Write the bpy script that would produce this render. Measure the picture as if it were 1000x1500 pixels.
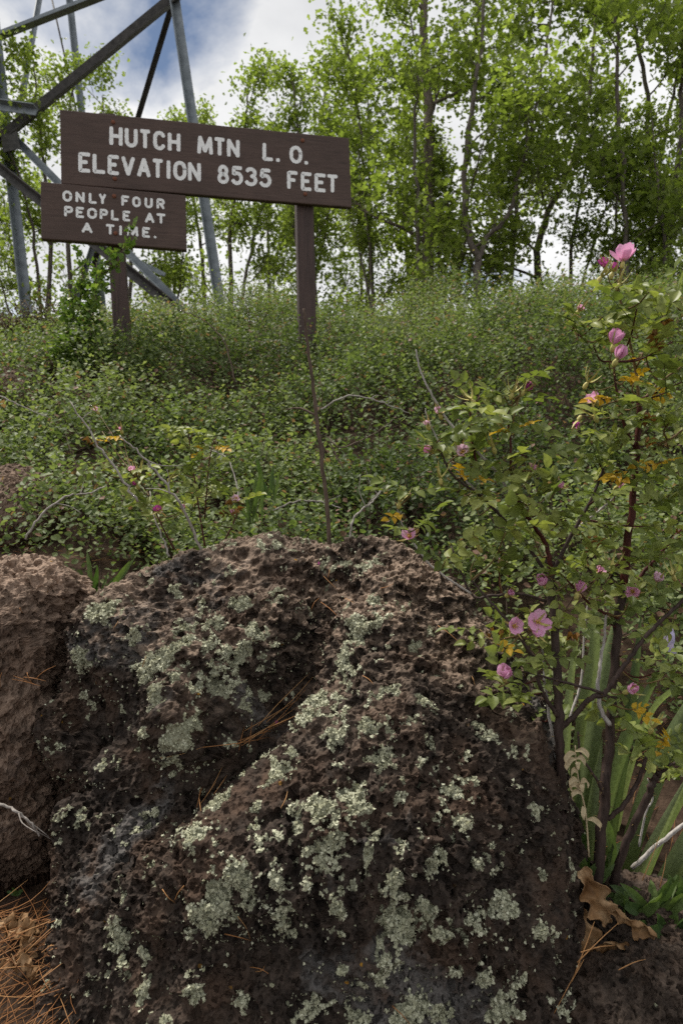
import bpy, math, random
import numpy as np
from mathutils import Vector, Matrix

# ------------------------------------------------------------------ camera, sky, sun, exposure
for o in list(bpy.data.objects):
    bpy.data.objects.remove(o)
SC = bpy.context.scene
COL = SC.collection
PITCH = math.radians(4.0)
CAMZ = 1.0
cam_d = bpy.data.cameras.new("camera")
cam = bpy.data.objects.new("camera", cam_d)
COL.objects.link(cam)
cam.location = (0, 0, CAMZ)
cam.rotation_euler = (math.pi / 2 - PITCH, 0, 0)
cam_d.sensor_fit = 'VERTICAL'
cam_d.sensor_height = 36.0
cam_d.sensor_width = 24.0
cam_d.lens = 24.0
cam_d.clip_start = 0.05
cam_d.clip_end = 20000
cam_d.dof.use_dof = True
cam_d.dof.focus_distance = 1.3
cam_d.dof.aperture_fstop = 8.0
SC.camera = cam

SUN_EL, SUN_AZ = math.radians(61), math.radians(-45)     # azimuth from +Y towards +X
world = bpy.data.worlds.new("World")
SC.world = world
world.use_nodes = True
wn, wl = world.node_tree.nodes, world.node_tree.links
wn.clear()
w_out = wn.new('ShaderNodeOutputWorld')
w_bg = wn.new('ShaderNodeBackground')
w_bg.inputs['Strength'].default_value = 0.1
w_sky = wn.new('ShaderNodeTexSky')
w_sky.sky_type = 'NISHITA'
w_sky.sun_disc = False
w_sky.sun_elevation = SUN_EL
w_sky.sun_rotation = SUN_AZ
w_sky.altitude = 2600
w_tc = wn.new('ShaderNodeTexCoord')
w_sep = wn.new('ShaderNodeSeparateXYZ')
wl.new(w_tc.outputs['Generated'], w_sep.inputs[0])
w_zz = wn.new('ShaderNodeMath'); w_zz.operation = 'MAXIMUM'; w_zz.inputs[1].default_value = 0.0
wl.new(w_sep.outputs['Z'], w_zz.inputs[0])
w_add = wn.new('ShaderNodeMath'); w_add.operation = 'ADD'; w_add.inputs[1].default_value = 0.22
wl.new(w_zz.outputs[0], w_add.inputs[0])
w_dx = wn.new('ShaderNodeMath'); w_dx.operation = 'DIVIDE'
w_dy = wn.new('ShaderNodeMath'); w_dy.operation = 'DIVIDE'
wl.new(w_sep.outputs['X'], w_dx.inputs[0]); wl.new(w_add.outputs[0], w_dx.inputs[1])
wl.new(w_sep.outputs['Y'], w_dy.inputs[0]); wl.new(w_add.outputs[0], w_dy.inputs[1])
w_cmb = wn.new('ShaderNodeCombineXYZ')
wl.new(w_dx.outputs[0], w_cmb.inputs[0]); wl.new(w_dy.outputs[0], w_cmb.inputs[1])
w_cmb.inputs[2].default_value = 5.1
w_of = wn.new('ShaderNodeMath'); w_of.operation = 'ADD'; w_of.inputs[1].default_value = 0.42
wl.new(w_dy.outputs[0], w_of.inputs[0]); wl.new(w_of.outputs[0], w_cmb.inputs[1])
w_n = wn.new('ShaderNodeTexNoise')
w_n.inputs['Scale'].default_value = 1.25
w_n.inputs['Detail'].default_value = 9
w_n.inputs['Roughness'].default_value = 0.56
w_n.inputs['Distortion'].default_value = 0.25
wl.new(w_cmb.outputs[0], w_n.inputs['Vector'])
w_r = wn.new('ShaderNodeValToRGB')
w_r.color_ramp.elements[0].position = 0.35
w_r.color_ramp.elements[1].position = 0.45
wl.new(w_n.outputs['Fac'], w_r.inputs[0])
w_n2 = wn.new('ShaderNodeTexNoise')
w_n2.inputs['Scale'].default_value = 2.3
w_n2.inputs['Detail'].default_value = 7
w_n2.inputs['Roughness'].default_value = 0.55
wl.new(w_cmb.outputs[0], w_n2.inputs['Vector'])
w_r2 = wn.new('ShaderNodeValToRGB')                       # grey bellies and white tops of the clouds
w_r2.color_ramp.elements[0].position = 0.34
w_r2.color_ramp.elements[0].color = (4.15, 4.2, 4.3, 1)
w_r2.color_ramp.elements[1].position = 0.62
w_r2.color_ramp.elements[1].color = (5.75, 5.75, 5.74, 1)
wl.new(w_n2.outputs['Fac'], w_r2.inputs[0])
w_sk = wn.new('ShaderNodeMix'); w_sk.data_type = 'RGBA'; w_sk.blend_type = 'MULTIPLY'
w_sk.inputs[0].default_value = 1.0
w_sk.inputs[7].default_value = (.66, .60, .54, 1)
wl.new(w_sky.outputs[0], w_sk.inputs[6])
w_mx = wn.new('ShaderNodeMix'); w_mx.data_type = 'RGBA'
wl.new(w_r.outputs[0], w_mx.inputs[0])
wl.new(w_sk.outputs[2], w_mx.inputs[6])
wl.new(w_r2.outputs[0], w_mx.inputs[7])
wl.new(w_mx.outputs[2], w_bg.inputs[0])
wl.new(w_bg.outputs[0], w_out.inputs[0])

sun_d = bpy.data.lights.new("sun", 'SUN')
sun_d.energy = 3.0
sun_d.angle = math.radians(10)
sun_d.color = (1.0, 0.94, 0.85)
sun = bpy.data.objects.new("sun", sun_d)
COL.objects.link(sun)
_sd = Vector((math.sin(SUN_AZ) * math.cos(SUN_EL), math.cos(SUN_AZ) * math.cos(SUN_EL), math.sin(SUN_EL)))
sun.rotation_euler = _sd.to_track_quat('Z', 'Y').to_euler()
sun.location = (0, 0, 30)
SC.view_settings.view_transform = 'Standard'
SC.view_settings.look = 'None'
SC.view_settings.gamma = 1.0
SC.view_settings.exposure = 0.82
SC.view_settings.use_curve_mapping = False
SC.render.engine = 'CYCLES'
SC.cycles.use_denoising = False
SC.cycles.max_bounces = 8
SC.cycles.transparent_max_bounces = 8
SC.render.film_transparent = False

# ------------------------------------------------------------------ helpers
CAM = np.array([0, 0, CAMZ])
FW = np.array([0, math.cos(PITCH), -math.sin(PITCH)])
UP = np.array([0, math.sin(PITCH), math.cos(PITCH)])
XR = np.array([1.0, 0, 0])


def ray(px, py):
    return FW + XR * (px - 500) / 1000.0 + UP * (750 - py) / 1000.0


def at(px, py, d):
    "a place in the scene, measured from the photograph and a distance"
    return CAM + d * ray(px, py)


def pts(l):
    return np.array([at(*p) for p in l])


ROOT = {}


def prep(V, F, me, tint=None, smooth=True, extra=None):
    V = np.ascontiguousarray(V, dtype=np.float32)
    Fs = F if isinstance(F, list) else [F]
    Fs = [np.ascontiguousarray(f, dtype=np.int32) for f in Fs if len(f)]
    nl = sum(f.size for f in Fs)
    npoly = sum(len(f) for f in Fs)
    me.vertices.add(len(V))
    me.vertices.foreach_set('co', V.ravel())
    me.loops.add(nl)
    me.loops.foreach_set('vertex_index', np.concatenate([f.ravel() for f in Fs]))
    me.polygons.add(npoly)
    st, k = [], 0
    for f in Fs:
        st.append(k + np.arange(len(f), dtype=np.int32) * f.shape[1])
        k += f.size
    me.polygons.foreach_set('loop_start', np.concatenate(st).astype(np.int32))
    me.polygons.foreach_set('use_smooth', np.full(npoly, bool(smooth)))
    me.update(calc_edges=True)
    if tint is not None:
        a = me.attributes.new('tint', 'FLOAT', 'POINT')
        a.data.foreach_set('value', np.ascontiguousarray(tint, dtype=np.float32))
    for nm, vals in (extra or {}).items():
        a = me.attributes.new(nm, 'FLOAT', 'POINT')
        a.data.foreach_set('value', np.ascontiguousarray(vals, dtype=np.float32))
    return me


def tag(o, label=None, cat=None, group=None, kind=None):
    if label: o['label'] = label
    if cat: o['category'] = cat
    if group: o['group'] = group
    if kind: o['kind'] = kind
    return o


def thing(name, loc, label, cat, group=None):
    o = bpy.data.objects.new(name, None)
    o.empty_display_size = 0.1
    o.location = loc
    COL.objects.link(o)
    ROOT[o] = np.array(loc, dtype=float)
    return tag(o, label, cat, group)


def obj(name, V, F, mat, parent=None, tint=None, smooth=True, extra=None, base=None):
    "one mesh object from world coordinates; its origin is its own base, or its parent's"
    V = np.asarray(V, dtype=float)
    if parent is not None:
        org = ROOT[parent]
    elif base is not None:
        org = np.array(base, dtype=float)
    else:
        org = np.array([V[:, 0].mean(), V[:, 1].mean(), V[:, 2].min()])
    me = bpy.data.meshes.new(name)
    prep(V - org, F, me, tint, smooth, extra)
    me.materials.append(mat)
    o = bpy.data.objects.new(name, me)
    COL.objects.link(o)
    ROOT[o] = org
    if parent is not None:
        o.parent = parent
    else:
        o.location = org
    return o


def inst(name, me, M, parent):
    "a part that shares mesh data, M = world matrix"
    o = bpy.data.objects.new(name, me)
    COL.objects.link(o)
    o.parent = parent
    o.matrix_local = Matrix.Translation(-Vector(ROOT[parent])) @ M
    return o


class Acc:
    def __init__(s): s.V, s.F, s.T, s.n = [], [], [], 0

    def add(s, V, F, t=0.5):
        Fs = F if isinstance(F, list) else [F]
        for f in Fs:
            if len(f): s.F.append(np.asarray(f) + s.n)
        s.V.append(np.asarray(V)); s.n += len(V)
        s.T.append(np.full(len(V), t) if np.isscalar(t) else np.asarray(t))
        return s

    def get(s):
        f3 = [f for f in s.F if f.shape[1] == 3]
        f4 = [f for f in s.F if f.shape[1] == 4]
        out = []
        if f3: out.append(np.concatenate(f3))
        if f4: out.append(np.concatenate(f4))
        return np.concatenate(s.V), out, np.concatenate(s.T)

    def build(s, name, mat, parent=None, smooth=True, base=None):
        V, F, T = s.get()
        return obj(name, V, F, mat, parent, T, smooth, base=base)


def unit(v):
    v = np.asarray(v, dtype=float)
    return v / np.maximum(np.linalg.norm(v, axis=-1, keepdims=True), 1e-9)


def smooth_line(P, n):
    "Catmull-Rom through P, n samples for each span"
    P = np.asarray(P, dtype=float)
    if len(P) < 3:
        return np.array([P[0] + (P[-1] - P[0]) * t for t in np.linspace(0, 1, n + 1)])
    Q = np.vstack([2 * P[0] - P[1], P, 2 * P[-1] - P[-2]])
    out = []
    for i in range(1, len(Q) - 2):
        a, b, c, d = Q[i - 1], Q[i], Q[i + 1], Q[i + 2]
        for t in np.arange(n) / n:
            out.append(.5 * (2 * b + (c - a) * t + (2 * a - 5 * b + 4 * c - d) * t * t + (3 * b - a - 3 * c + d) * t ** 3))
    out.append(P[-1])
    return np.array(out)


def tube(P, R, sides=6, cap=True):
    P = np.asarray(P, dtype=float)
    n = len(P)
    R = np.interp(np.linspace(0, 1, n), np.linspace(0, 1, len(np.atleast_1d(R))), np.atleast_1d(R))
    T = unit(np.gradient(P, axis=0))
    a = np.array([0, 0, 1.0]) if abs(T[0][2]) < .9 else np.array([1.0, 0, 0])
    u = unit(np.cross(T[0], a))
    ang = np.linspace(0, 2 * math.pi, sides, endpoint=False)
    V = np.zeros((n, sides, 3))
    for i in range(n):
        u = unit(u - T[i] * np.dot(u, T[i]))
        w = np.cross(T[i], u)
        V[i] = P[i] + R[i] * (np.cos(ang)[:, None] * u + np.sin(ang)[:, None] * w)
    idx = np.arange(n * sides).reshape(n, sides)
    nx = np.roll(idx, -1, axis=1)
    F = np.stack([idx[:-1], nx[:-1], nx[1:], idx[1:]], -1).reshape(-1, 4)
    V = V.reshape(-1, 3)
    if cap:
        m = len(V)
        V = np.vstack([V, P[0], P[-1]])
        t0 = np.stack([nx[0], idx[0], np.full(sides, m)], -1)
        t1 = np.stack([idx[-1], nx[-1], np.full(sides, m + 1)], -1)
        return V, [F, np.vstack([t0, t1])]
    return V, [F]


def box_axes(c, ax, ay, az):
    "box, half vectors"
    c, ax, ay, az = map(np.asarray, (c, ax, ay, az))
    V = np.array([c + i * ax + j * ay + k * az for i in (-1, 1) for j in (-1, 1) for k in (-1, 1)])
    F = np.array([[0, 1, 3, 2], [4, 6, 7, 5], [0, 4, 5, 1], [2, 3, 7, 6], [0, 2, 6, 4], [1, 5, 7, 3]])
    if np.dot(np.cross(ax, ay), az) < 0: F = F[:, ::-1]
    return V, F


def scatter(tV, tF, pos, yax, nrm, size, tint, xs=None):
    "many copies of a leaf template in one mesh (y along the leaf, z its normal)"
    pos = np.asarray(pos); n = len(pos)
    y = unit(yax)
    z = unit(nrm - y * np.sum(nrm * y, -1, keepdims=True))
    x = np.cross(y, z)
    s = np.asarray(size)[:, None, None]
    tx = tV[None, :, 0:1] * (1 if xs is None else np.asarray(xs)[:, None, None])
    V = pos[:, None, :] + s * (tx * x[:, None] + tV[None, :, 1:2] * y[:, None] + tV[None, :, 2:3] * z[:, None])
    F = (tF[None] + (np.arange(n) * len(tV))[:, None, None]).reshape(-1, tF.shape[1])
    return V.reshape(-1, 3), F, np.repeat(tint, len(tV))


# ---- noise in numpy
def _hash(ix, iy, iz, k):
    with np.errstate(over='ignore'):
        h = (ix.astype(np.uint32) * np.uint32(374761393) + iy.astype(np.uint32) * np.uint32(668265263)
             + iz.astype(np.uint32) * np.uint32(2147483647) + np.uint32((k * 974634743 + 12345) & 0xffffffff))
        h = (h ^ (h >> np.uint32(13))) * np.uint32(1274126177)
        h = (h ^ (h >> np.uint32(15))) * np.uint32(2246822519)
        h = h ^ (h >> np.uint32(16))
    return (h & np.uint32(0xffffff)).astype(np.float32) / np.float32(0xffffff)


def vnoise(P, k=0):
    P = np.asarray(P)
    I = np.floor(P).astype(np.int64)
    f = (P - I).astype(np.float32)
    f = f * f * f * (f * (f * 6 - 15) + 10)
    r = 0
    for a in (0, 1):
        for b in (0, 1):
            for c in (0, 1):
                w = (f[:, 0] if a else 1 - f[:, 0]) * (f[:, 1] if b else 1 - f[:, 1]) * (f[:, 2] if c else 1 - f[:, 2])
                r = r + w * _hash(I[:, 0] + a, I[:, 1] + b, I[:, 2] + c, k)
    return r * 2 - 1


def fbm(P, scale, oct=4, k=0, gain=.5):
    r, a = 0, 1.0
    for o in range(oct):
        r = r + a * vnoise(P * (scale * 2 ** o) + 17.3 * o + 5.1, k + o)
        a *= gain
    return r


def pits(P, cell, rmin, rmax, prob, k):
    "relative distance into randomly sized bubbles, 1 at a bubble's middle, 0 outside; and its radius"
    Q = P / cell
    I0 = np.floor(Q - .5).astype(np.int64)
    best = np.ones(len(P), np.float32)
    rad = np.zeros(len(P), np.float32)
    for a in (0, 1):
        for b in (0, 1):
            for c in (0, 1):
                ix, iy, iz = I0[:, 0] + a, I0[:, 1] + b, I0[:, 2] + c
                fx = ix + _hash(ix, iy, iz, k); fy = iy + _hash(ix, iy, iz, k + 1); fz = iz + _hash(ix, iy, iz, k + 2)
                rr = rmin + (rmax - rmin) * _hash(ix, iy, iz, k + 3) ** 2
                on = _hash(ix, iy, iz, k + 4) < prob
                d = np.sqrt((Q[:, 0] - fx) ** 2 + (Q[:, 1] - fy) ** 2 + (Q[:, 2] - fz) ** 2) / rr
                d = np.where(on, d, 1).astype(np.float32)
                m = d < best
                best = np.where(m, d, best); rad = np.where(m, rr, rad)
    return np.sqrt(np.clip(1 - best ** 2, 0, 1)), rad * cell


# ------------------------------------------------------------------ materials
def new_mat(name):
    m = bpy.data.materials.new(name)
    m.use_nodes = True
    nt = m.node_tree
    nt.nodes.clear()
    out = nt.nodes.new('ShaderNodeOutputMaterial')
    b = nt.nodes.new('ShaderNodeBsdfPrincipled')
    nt.links.new(b.outputs[0], out.inputs[0])
    return m, nt, b, out


def N(nt, t, **kw):
    n = nt.nodes.new(t)
    for k, v in kw.items():
        if k in n.inputs: n.inputs[k].default_value = v
        else: setattr(n, k, v)
    return n


def ramp(nt, src, stops, interp='LINEAR'):
    r = nt.nodes.new('ShaderNodeValToRGB')
    cr = r.color_ramp
    cr.interpolation = interp
    while len(cr.elements) < len(stops): cr.elements.new(.5)
    for e, (p, c) in zip(cr.elements, stops):
        e.position = p
        e.color = (*c, 1) if len(c) == 3 else c
    nt.links.new(src, r.inputs[0])
    return r.outputs[0]


def mixc(nt, fac, a, b, mode='MIX'):
    m = nt.nodes.new('ShaderNodeMix')
    m.data_type = 'RGBA'
    m.blend_type = mode
    for s, v in ((0, fac), (6, a), (7, b)):
        if isinstance(v, (int, float)): m.inputs[s].default_value = v
        elif isinstance(v, tuple): m.inputs[s].default_value = (*v, 1)
        else: nt.links.new(v, m.inputs[s])
    return m.outputs[2]


def attr(nt, name):
    a = nt.nodes.new('ShaderNodeAttribute')
    a.attribute_name = name
    return a.outputs['Fac']


def noise(nt, scale, detail=4, rough=.5, vec=None, dist=0.0):
    n = N(nt, 'ShaderNodeTexNoise', Scale=scale, Detail=detail, Roughness=rough, Distortion=dist)
    if vec is None:
        tc = nt.nodes.new('ShaderNodeTexCoord')
        vec = tc.outputs['Object']
    nt.links.new(vec, n.inputs['Vector'])
    return n.outputs['Fac']


def bump(nt, b, h, strength=.4, dist=.002):
    n = N(nt, 'ShaderNodeBump', Strength=strength, Distance=dist)
    nt.links.new(h, n.inputs['Height'])
    nt.links.new(n.outputs[0], b.inputs['Normal'])


def leaf_mat(name, stops, trans=.35, rough=.5, obj_random=False, vein=True, through=(1.15, 1.25, .6), ribs=False):
    m, nt, b, out = new_mat(name)
    if obj_random:
        oi = nt.nodes.new('ShaderNodeObjectInfo'); src = oi.outputs['Random']
    else:
        src = attr(nt, 'tint')
    c = ramp(nt, src, stops)
    if vein:
        nz = noise(nt, 160, 3)
        c = mixc(nt, .5, c, ramp(nt, nz, [(.3, (.55, .55, .5)), (.7, (1.35, 1.35, 1.3))]), 'MULTIPLY')
    if ribs:                                            # long parallel veins, from the position across the blade
        cx = nt.nodes.new('ShaderNodeCombineXYZ')
        nt.links.new(attr(nt, 'tint'), cx.inputs[0])
        rv = noise(nt, 9, 3, .7, cx.outputs[0])
        c = mixc(nt, .25, c, ramp(nt, rv, [(.30, (.78, .8, .75)), (.55, (1.0, 1.0, 1.0)), (.72, (1.2, 1.18, 1.12))]), 'MULTIPLY')
        bump(nt, b, rv, .2, .001)
    nt.links.new(c, b.inputs['Base Color'])
    b.inputs['Roughness'].default_value = rough
    b.inputs['Specular IOR Level'].default_value = .22
    t = nt.nodes.new('ShaderNodeBsdfTranslucent')
    nt.links.new(mixc(nt, 1.0, c, through, 'MULTIPLY'), t.inputs[0])
    mx = nt.nodes.new('ShaderNodeMixShader')
    mx.inputs[0].default_value = trans
    nt.links.new(b.outputs[0], mx.inputs[1]); nt.links.new(t.outputs[0], mx.inputs[2])
    nt.links.new(mx.outputs[0], out.inputs[0])
    return m


def bark_mat(name, stops, scale=60, stretch=.25, rough=.85, bs=.5, bd=.003):
    m, nt, b, out = new_mat(name)
    tc = nt.nodes.new('ShaderNodeTexCoord')
    mp = N(nt, 'ShaderNodeMapping'); mp.inputs['Scale'].default_value = (1, 1, stretch)
    nt.links.new(tc.outputs['Object'], mp.inputs[0])
    nz = noise(nt, scale, 6, .65, mp.outputs[0])
    nt.links.new(ramp(nt, nz, stops), b.inputs['Base Color'])
    b.inputs['Roughness'].default_value = rough
    b.inputs['Specular IOR Level'].default_value = .15
    bump(nt, b, nz, bs, bd)
    return m


def plain_mat(name, stops, scale=80, rough=.6, bs=.2, bd=.001, metal=0.0, spec=.4):
    m, nt, b, out = new_mat(name)
    nz = noise(nt, scale, 5, .6)
    nt.links.new(ramp(nt, nz, stops), b.inputs['Base Color'])
    b.inputs['Roughness'].default_value = rough
    b.inputs['Metallic'].default_value = metal
    b.inputs['Specular IOR Level'].default_value = spec
    bump(nt, b, nz, bs, bd)
    return m


def rock_mat(name, dark, mid, red, tan, grey):
    "basalt: dark brown, rusty and grey areas; 'tone' = weathered tan skin, 'lich' = crusted with lichen"
    m, nt, b, out = new_mat(name)
    n1 = noise(nt, 9, 6, .62, dist=.4)
    n2 = noise(nt, 55, 6, .65)
    n3 = noise(nt, 4.5, 5, .6, dist=.6)
    n4 = noise(nt, 260, 4, .6)
    n5 = noise(nt, 24, 5, .6, dist=.5)
    c = ramp(nt, n2, [(.28, dark), (.66, mid)])
    c = mixc(nt, .8, c, ramp(nt, n5, [(.36, (.42, .42, .44)), (.62, (1.35, 1.3, 1.25))]), 'MULTIPLY')
    c = mixc(nt, ramp(nt, n1, [(.48, (0, 0, 0)), (.66, (1, 1, 1))]), c, red)
    c = mixc(nt, ramp(nt, n3, [(.60, (0, 0, 0)), (.68, (.8, .8, .8))]), c, grey)
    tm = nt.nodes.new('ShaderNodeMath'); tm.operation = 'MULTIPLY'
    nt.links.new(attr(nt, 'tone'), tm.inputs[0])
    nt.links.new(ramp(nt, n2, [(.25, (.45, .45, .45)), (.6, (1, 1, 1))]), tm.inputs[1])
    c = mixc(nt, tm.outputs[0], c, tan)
    c = mixc(nt, .75, c, ramp(nt, n4, [(.25, (.5, .5, .5)), (.75, (1.5, 1.5, 1.5))]), 'MULTIPLY')
    # yellow crust dots
    vo = N(nt, 'ShaderNodeTexVoronoi', Scale=46.0)
    tc = nt.nodes.new('ShaderNodeTexCoord'); nt.links.new(tc.outputs['Object'], vo.inputs['Vector'])
    dot = ramp(nt, vo.outputs['Distance'], [(.13, (1, 1, 1)), (.17, (0, 0, 0))])
    pick = ramp(nt, vo.outputs['Color'], [(.86, (0, 0, 0)), (.88, (1, 1, 1))])
    dm = mixc(nt, 1.0, dot, pick, 'MULTIPLY')
    c = mixc(nt, dm, c, (.27, .14, .02))
    lc = ramp(nt, n4, [(.3, (.17, .17, .11)), (.7, (.36, .365, .27))])
    lm = ramp(nt, attr(nt, 'lich'), [(.45, (0, 0, 0)), (.6, (1, 1, 1))])
    c = mixc(nt, lm, c, lc)
    nt.links.new(c, b.inputs['Base Color'])
    b.inputs['Roughness'].default_value = .85
    b.inputs['Specular IOR Level'].default_value = .10
    vs = N(nt, 'ShaderNodeTexVoronoi', Scale=210.0)
    nt.links.new(tc.outputs['Object'], vs.inputs['Vector'])
    hs = ramp(nt, vs.outputs['Distance'], [(.0, (0, 0, 0)), (.45, (1, 1, 1))])
    hh = mixc(nt, .5, hs, n4)
    bump(nt, b, hh, .75, .0025)
    return m


MAT = {}
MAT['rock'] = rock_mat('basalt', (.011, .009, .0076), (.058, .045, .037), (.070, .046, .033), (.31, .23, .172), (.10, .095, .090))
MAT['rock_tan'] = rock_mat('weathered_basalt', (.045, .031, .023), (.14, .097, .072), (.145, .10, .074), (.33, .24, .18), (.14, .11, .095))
MAT['lichen'] = leaf_mat('lichen', [(0, (.20, .20, .125)), (.5, (.39, .395, .285)), (1, (.58, .585, .46))], .08, .9, through=(1.05, .95, .8))
MAT['soil'] = plain_mat('soil', [(.3, (.022, .014, .010)), (.5, (.055, .036, .025)), (.7, (.11, .072, .05))], 22, .95, .8, .02, spec=.1)
MAT['thicket'] = leaf_mat('thicket_leaf', [(0, (.052, .076, .027)), (.45, (.128, .172, .064)), (.8, (.23, .27, .12)), (.9, (.28, .31, .15)), (.94, (.22, .125, .09)), (1, (.28, .225, .14))], .42, .55, vein=False)
MAT['twig'] = bark_mat('thicket_twig', [(.3, (.05, .035, .026)), (.7, (.15, .11, .085))], 90)
MAT['pale_twig'] = bark_mat('pale_dead_twig', [(.3, (.20, .18, .165)), (.7, (.50, .47, .44))], 120)
MAT['grey_twig'] = bark_mat('bleached_twig', [(.3, (.15, .13, .115)), (.7, (.40, .37, .34))], 120)
MAT['oak_leaf'] = leaf_mat('oak_leaf', [(0, (.115, .155, .036)), (.5, (.20, .255, .062)), (1, (.29, .345, .10))], .62, .45, vein=False)
MAT['oak_bark'] = bark_mat('oak_bark', [(.3, (.055, .045, .038)), (.7, (.18, .155, .135))], 30, .25, .9, .6, .01)
MAT['pine_bark'] = bark_mat('trunk_bark', [(.3, (.07, .055, .046)), (.7, (.22, .18, .155))], 22, .3, .9, .6, .012)
MAT['rose_leaf'] = leaf_mat('rose_leaf', [(0, (.12, .155, .042)), (.5, (.20, .24, .07)), (1, (.30, .325, .10))], .40, .42, obj_random=True)
MAT['rose_yellow'] = leaf_mat('rose_leaf_yellow', [(0, (.50, .29, .02)), (1, (.58, .38, .04))], .35, .5, obj_random=True)
MAT['rose_dry'] = leaf_mat('rose_leaf_dry', [(0, (.22, .11, .035)), (1, (.36, .19, .06))], .2, .7, obj_random=True)
MAT['petal'] = leaf_mat('petal', [(0, (.78, .38, .62)), (1, (.84, .50, .70))], .4, .55, obj_random=True, vein=False, through=(1, 1, 1))
MAT['petal_dark'] = leaf_mat('petal_dark', [(0, (.42, .06, .28)), (1, (.52, .10, .36))], .3, .55, obj_random=True, vein=False, through=(1, 1, 1))
MAT['petal_pale'] = leaf_mat('petal_pale', [(0, (.80, .55, .70)), (1, (.85, .62, .76))], .4, .55, obj_random=True, vein=False, through=(1, 1, 1))
MAT['sepal'] = plain_mat('sepal', [(.3, (.26, .27, .07)), (.7, (.55, .46, .16))], 200, .6)
MAT['stamen'] = plain_mat('stamen', [(.3, (.55, .36, .04)), (.7, (.7, .5, .1))], 200, .6)
MAT['rose_stem'] = bark_mat('rose_stem', [(.3, (.022, .015, .013)), (.7, (.075, .052, .044))], 140, .15, .6, .5, .0015)
MAT['rose_red'] = bark_mat('rose_red_stem', [(.3, (.03, .009, .008)), (.7, (.095, .027, .02))], 120, .2, .5, .4, .001)
MAT['rose_twig'] = bark_mat('rose_green_twig', [(.3, (.10, .075, .025)), (.7, (.17, .11, .05))], 150, .3, .55)
MAT['iris'] = leaf_mat('iris_blade', [(0, (.075, .105, .045)), (.5, (.15, .19, .09)), (1, (.27, .31, .17))], .4, .42, obj_random=True, ribs=True)
MAT['weed'] = leaf_mat('weed_leaf', [(0, (.05, .09, .03)), (1, (.12, .17, .055))], .35, .45, obj_random=True)
MAT['currant'] = leaf_mat('currant_leaf', [(0, (.055, .105, .025)), (.6, (.12, .20, .04)), (1, (.23, .30, .07))], .4, .4, vein=False)
MAT['dry_shrub'] = leaf_mat('dry_shrub', [(0, (.045, .05, .025)), (.5, (.10, .085, .05)), (1, (.27, .20, .13))], .2, .8, vein=False, through=(1.05, .95, .8))
MAT['dead_leaf'] = leaf_mat('dead_oak_leaf', [(0, (.15, .075, .03)), (.5, (.28, .16, .075)), (1, (.42, .28, .16))], .2, .6, through=(1.05, .95, .8))
MAT['needle'] = leaf_mat('pine_needle', [(0, (.16, .065, .022)), (.5, (.33, .15, .055)), (1, (.45, .27, .12))], .1, .55, vein=False, through=(1.05, .95, .8))
MAT['straw'] = leaf_mat('dried_stalk', [(0, (.52, .43, .28)), (1, (.72, .63, .46))], .25, .7, through=(1.05, .95, .8))
MAT['steel'] = plain_mat('galvanized_steel', [(.3, (.125, .145, .16)), (.5, (.18, .205, .225)), (.7, (.24, .27, .29))], 9, .5, .05, .001, metal=.25)
MAT['steel_dark'] = plain_mat('shadowed_steel', [(.3, (.03, .029, .028)), (.7, (.085, .08, .075))], 14, .6, .1, .001, metal=.2)  # darker steel, with the shadowed undersides of braces put into its colour
MAT['rust'] = plain_mat('rust', [(.3, (.10, .035, .02)), (.7, (.24, .09, .05))], 300, .85, .5, .001)
MAT['white'] = plain_mat('white_paint', [(.2, (.62, .63, .63)), (.45, (.82, .83, .83)), (.75, (.88, .89, .89))], 60, .7, .4, .0015)
MAT['iris_flower'] = leaf_mat('iris_flower', [(0, (.03, .02, .12)), (1, (.45, .42, .62))], .2, .6, through=(1.05, .95, .8))


def board_material():
    m, nt, b, out = new_mat('brown_painted_wood')
    tc = nt.nodes.new('ShaderNodeTexCoord')
    mp = N(nt, 'ShaderNodeMapping'); mp.inputs['Scale'].default_value = (1.6, 1.6, 26)
    nt.links.new(tc.outputs['Object'], mp.inputs[0])
    g = noise(nt, 5, 8, .65, mp.outputs[0], .6)
    w = noise(nt, 5.5, 5, .6)
    c = ramp(nt, g, [(.28, (.042, .026, .021)), (.46, (.074, .047, .038)), (.75, (.098, .064, .053))])
    c = mixc(nt, .6, c, ramp(nt, w, [(.3, (.72, .7, .68)), (.7, (1.2, 1.17, 1.15))]), 'MULTIPLY')
    nt.links.new(c, b.inputs['Base Color'])
    b.inputs['Roughness'].default_value = .62
    b.inputs['Specular IOR Level'].default_value = .35
    bump(nt, b, g, .35, .004)
    return m


def post_material():
    m, nt, b, out = new_mat('brown_stained_post')
    tc = nt.nodes.new('ShaderNodeTexCoord')
    mp = N(nt, 'ShaderNodeMapping'); mp.inputs['Scale'].default_value = (30, 30, 1.2)
    nt.links.new(tc.outputs['Object'], mp.inputs[0])
    g = noise(nt, 2.2, 8, .65, mp.outputs[0], .5)
    c = ramp(nt, g, [(.3, (.018, .010, .009)), (.5, (.058, .034, .029)), (.75, (.088, .052, .043))])
    nt.links.new(c, b.inputs['Base Color'])
    b.inputs['Roughness'].default_value = .7
    bump(nt, b, g, .6, .006)
    return m


MAT['board'] = board_material()
MAT['post'] = post_material()

# ------------------------------------------------------------------ ground
GY = [-40, .55, 1.0, 1.4, 1.8, 2.6, 3.75, 4.5, 6, 9, 11, 16, 25, 60, 300, 4000]
GZ = [-.3, 0, .12, .30, .48, .83, 1.28, 1.62, 2.1, 2.85, 3.0, 3.0, 2.3, -4, -40, -90]


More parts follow.
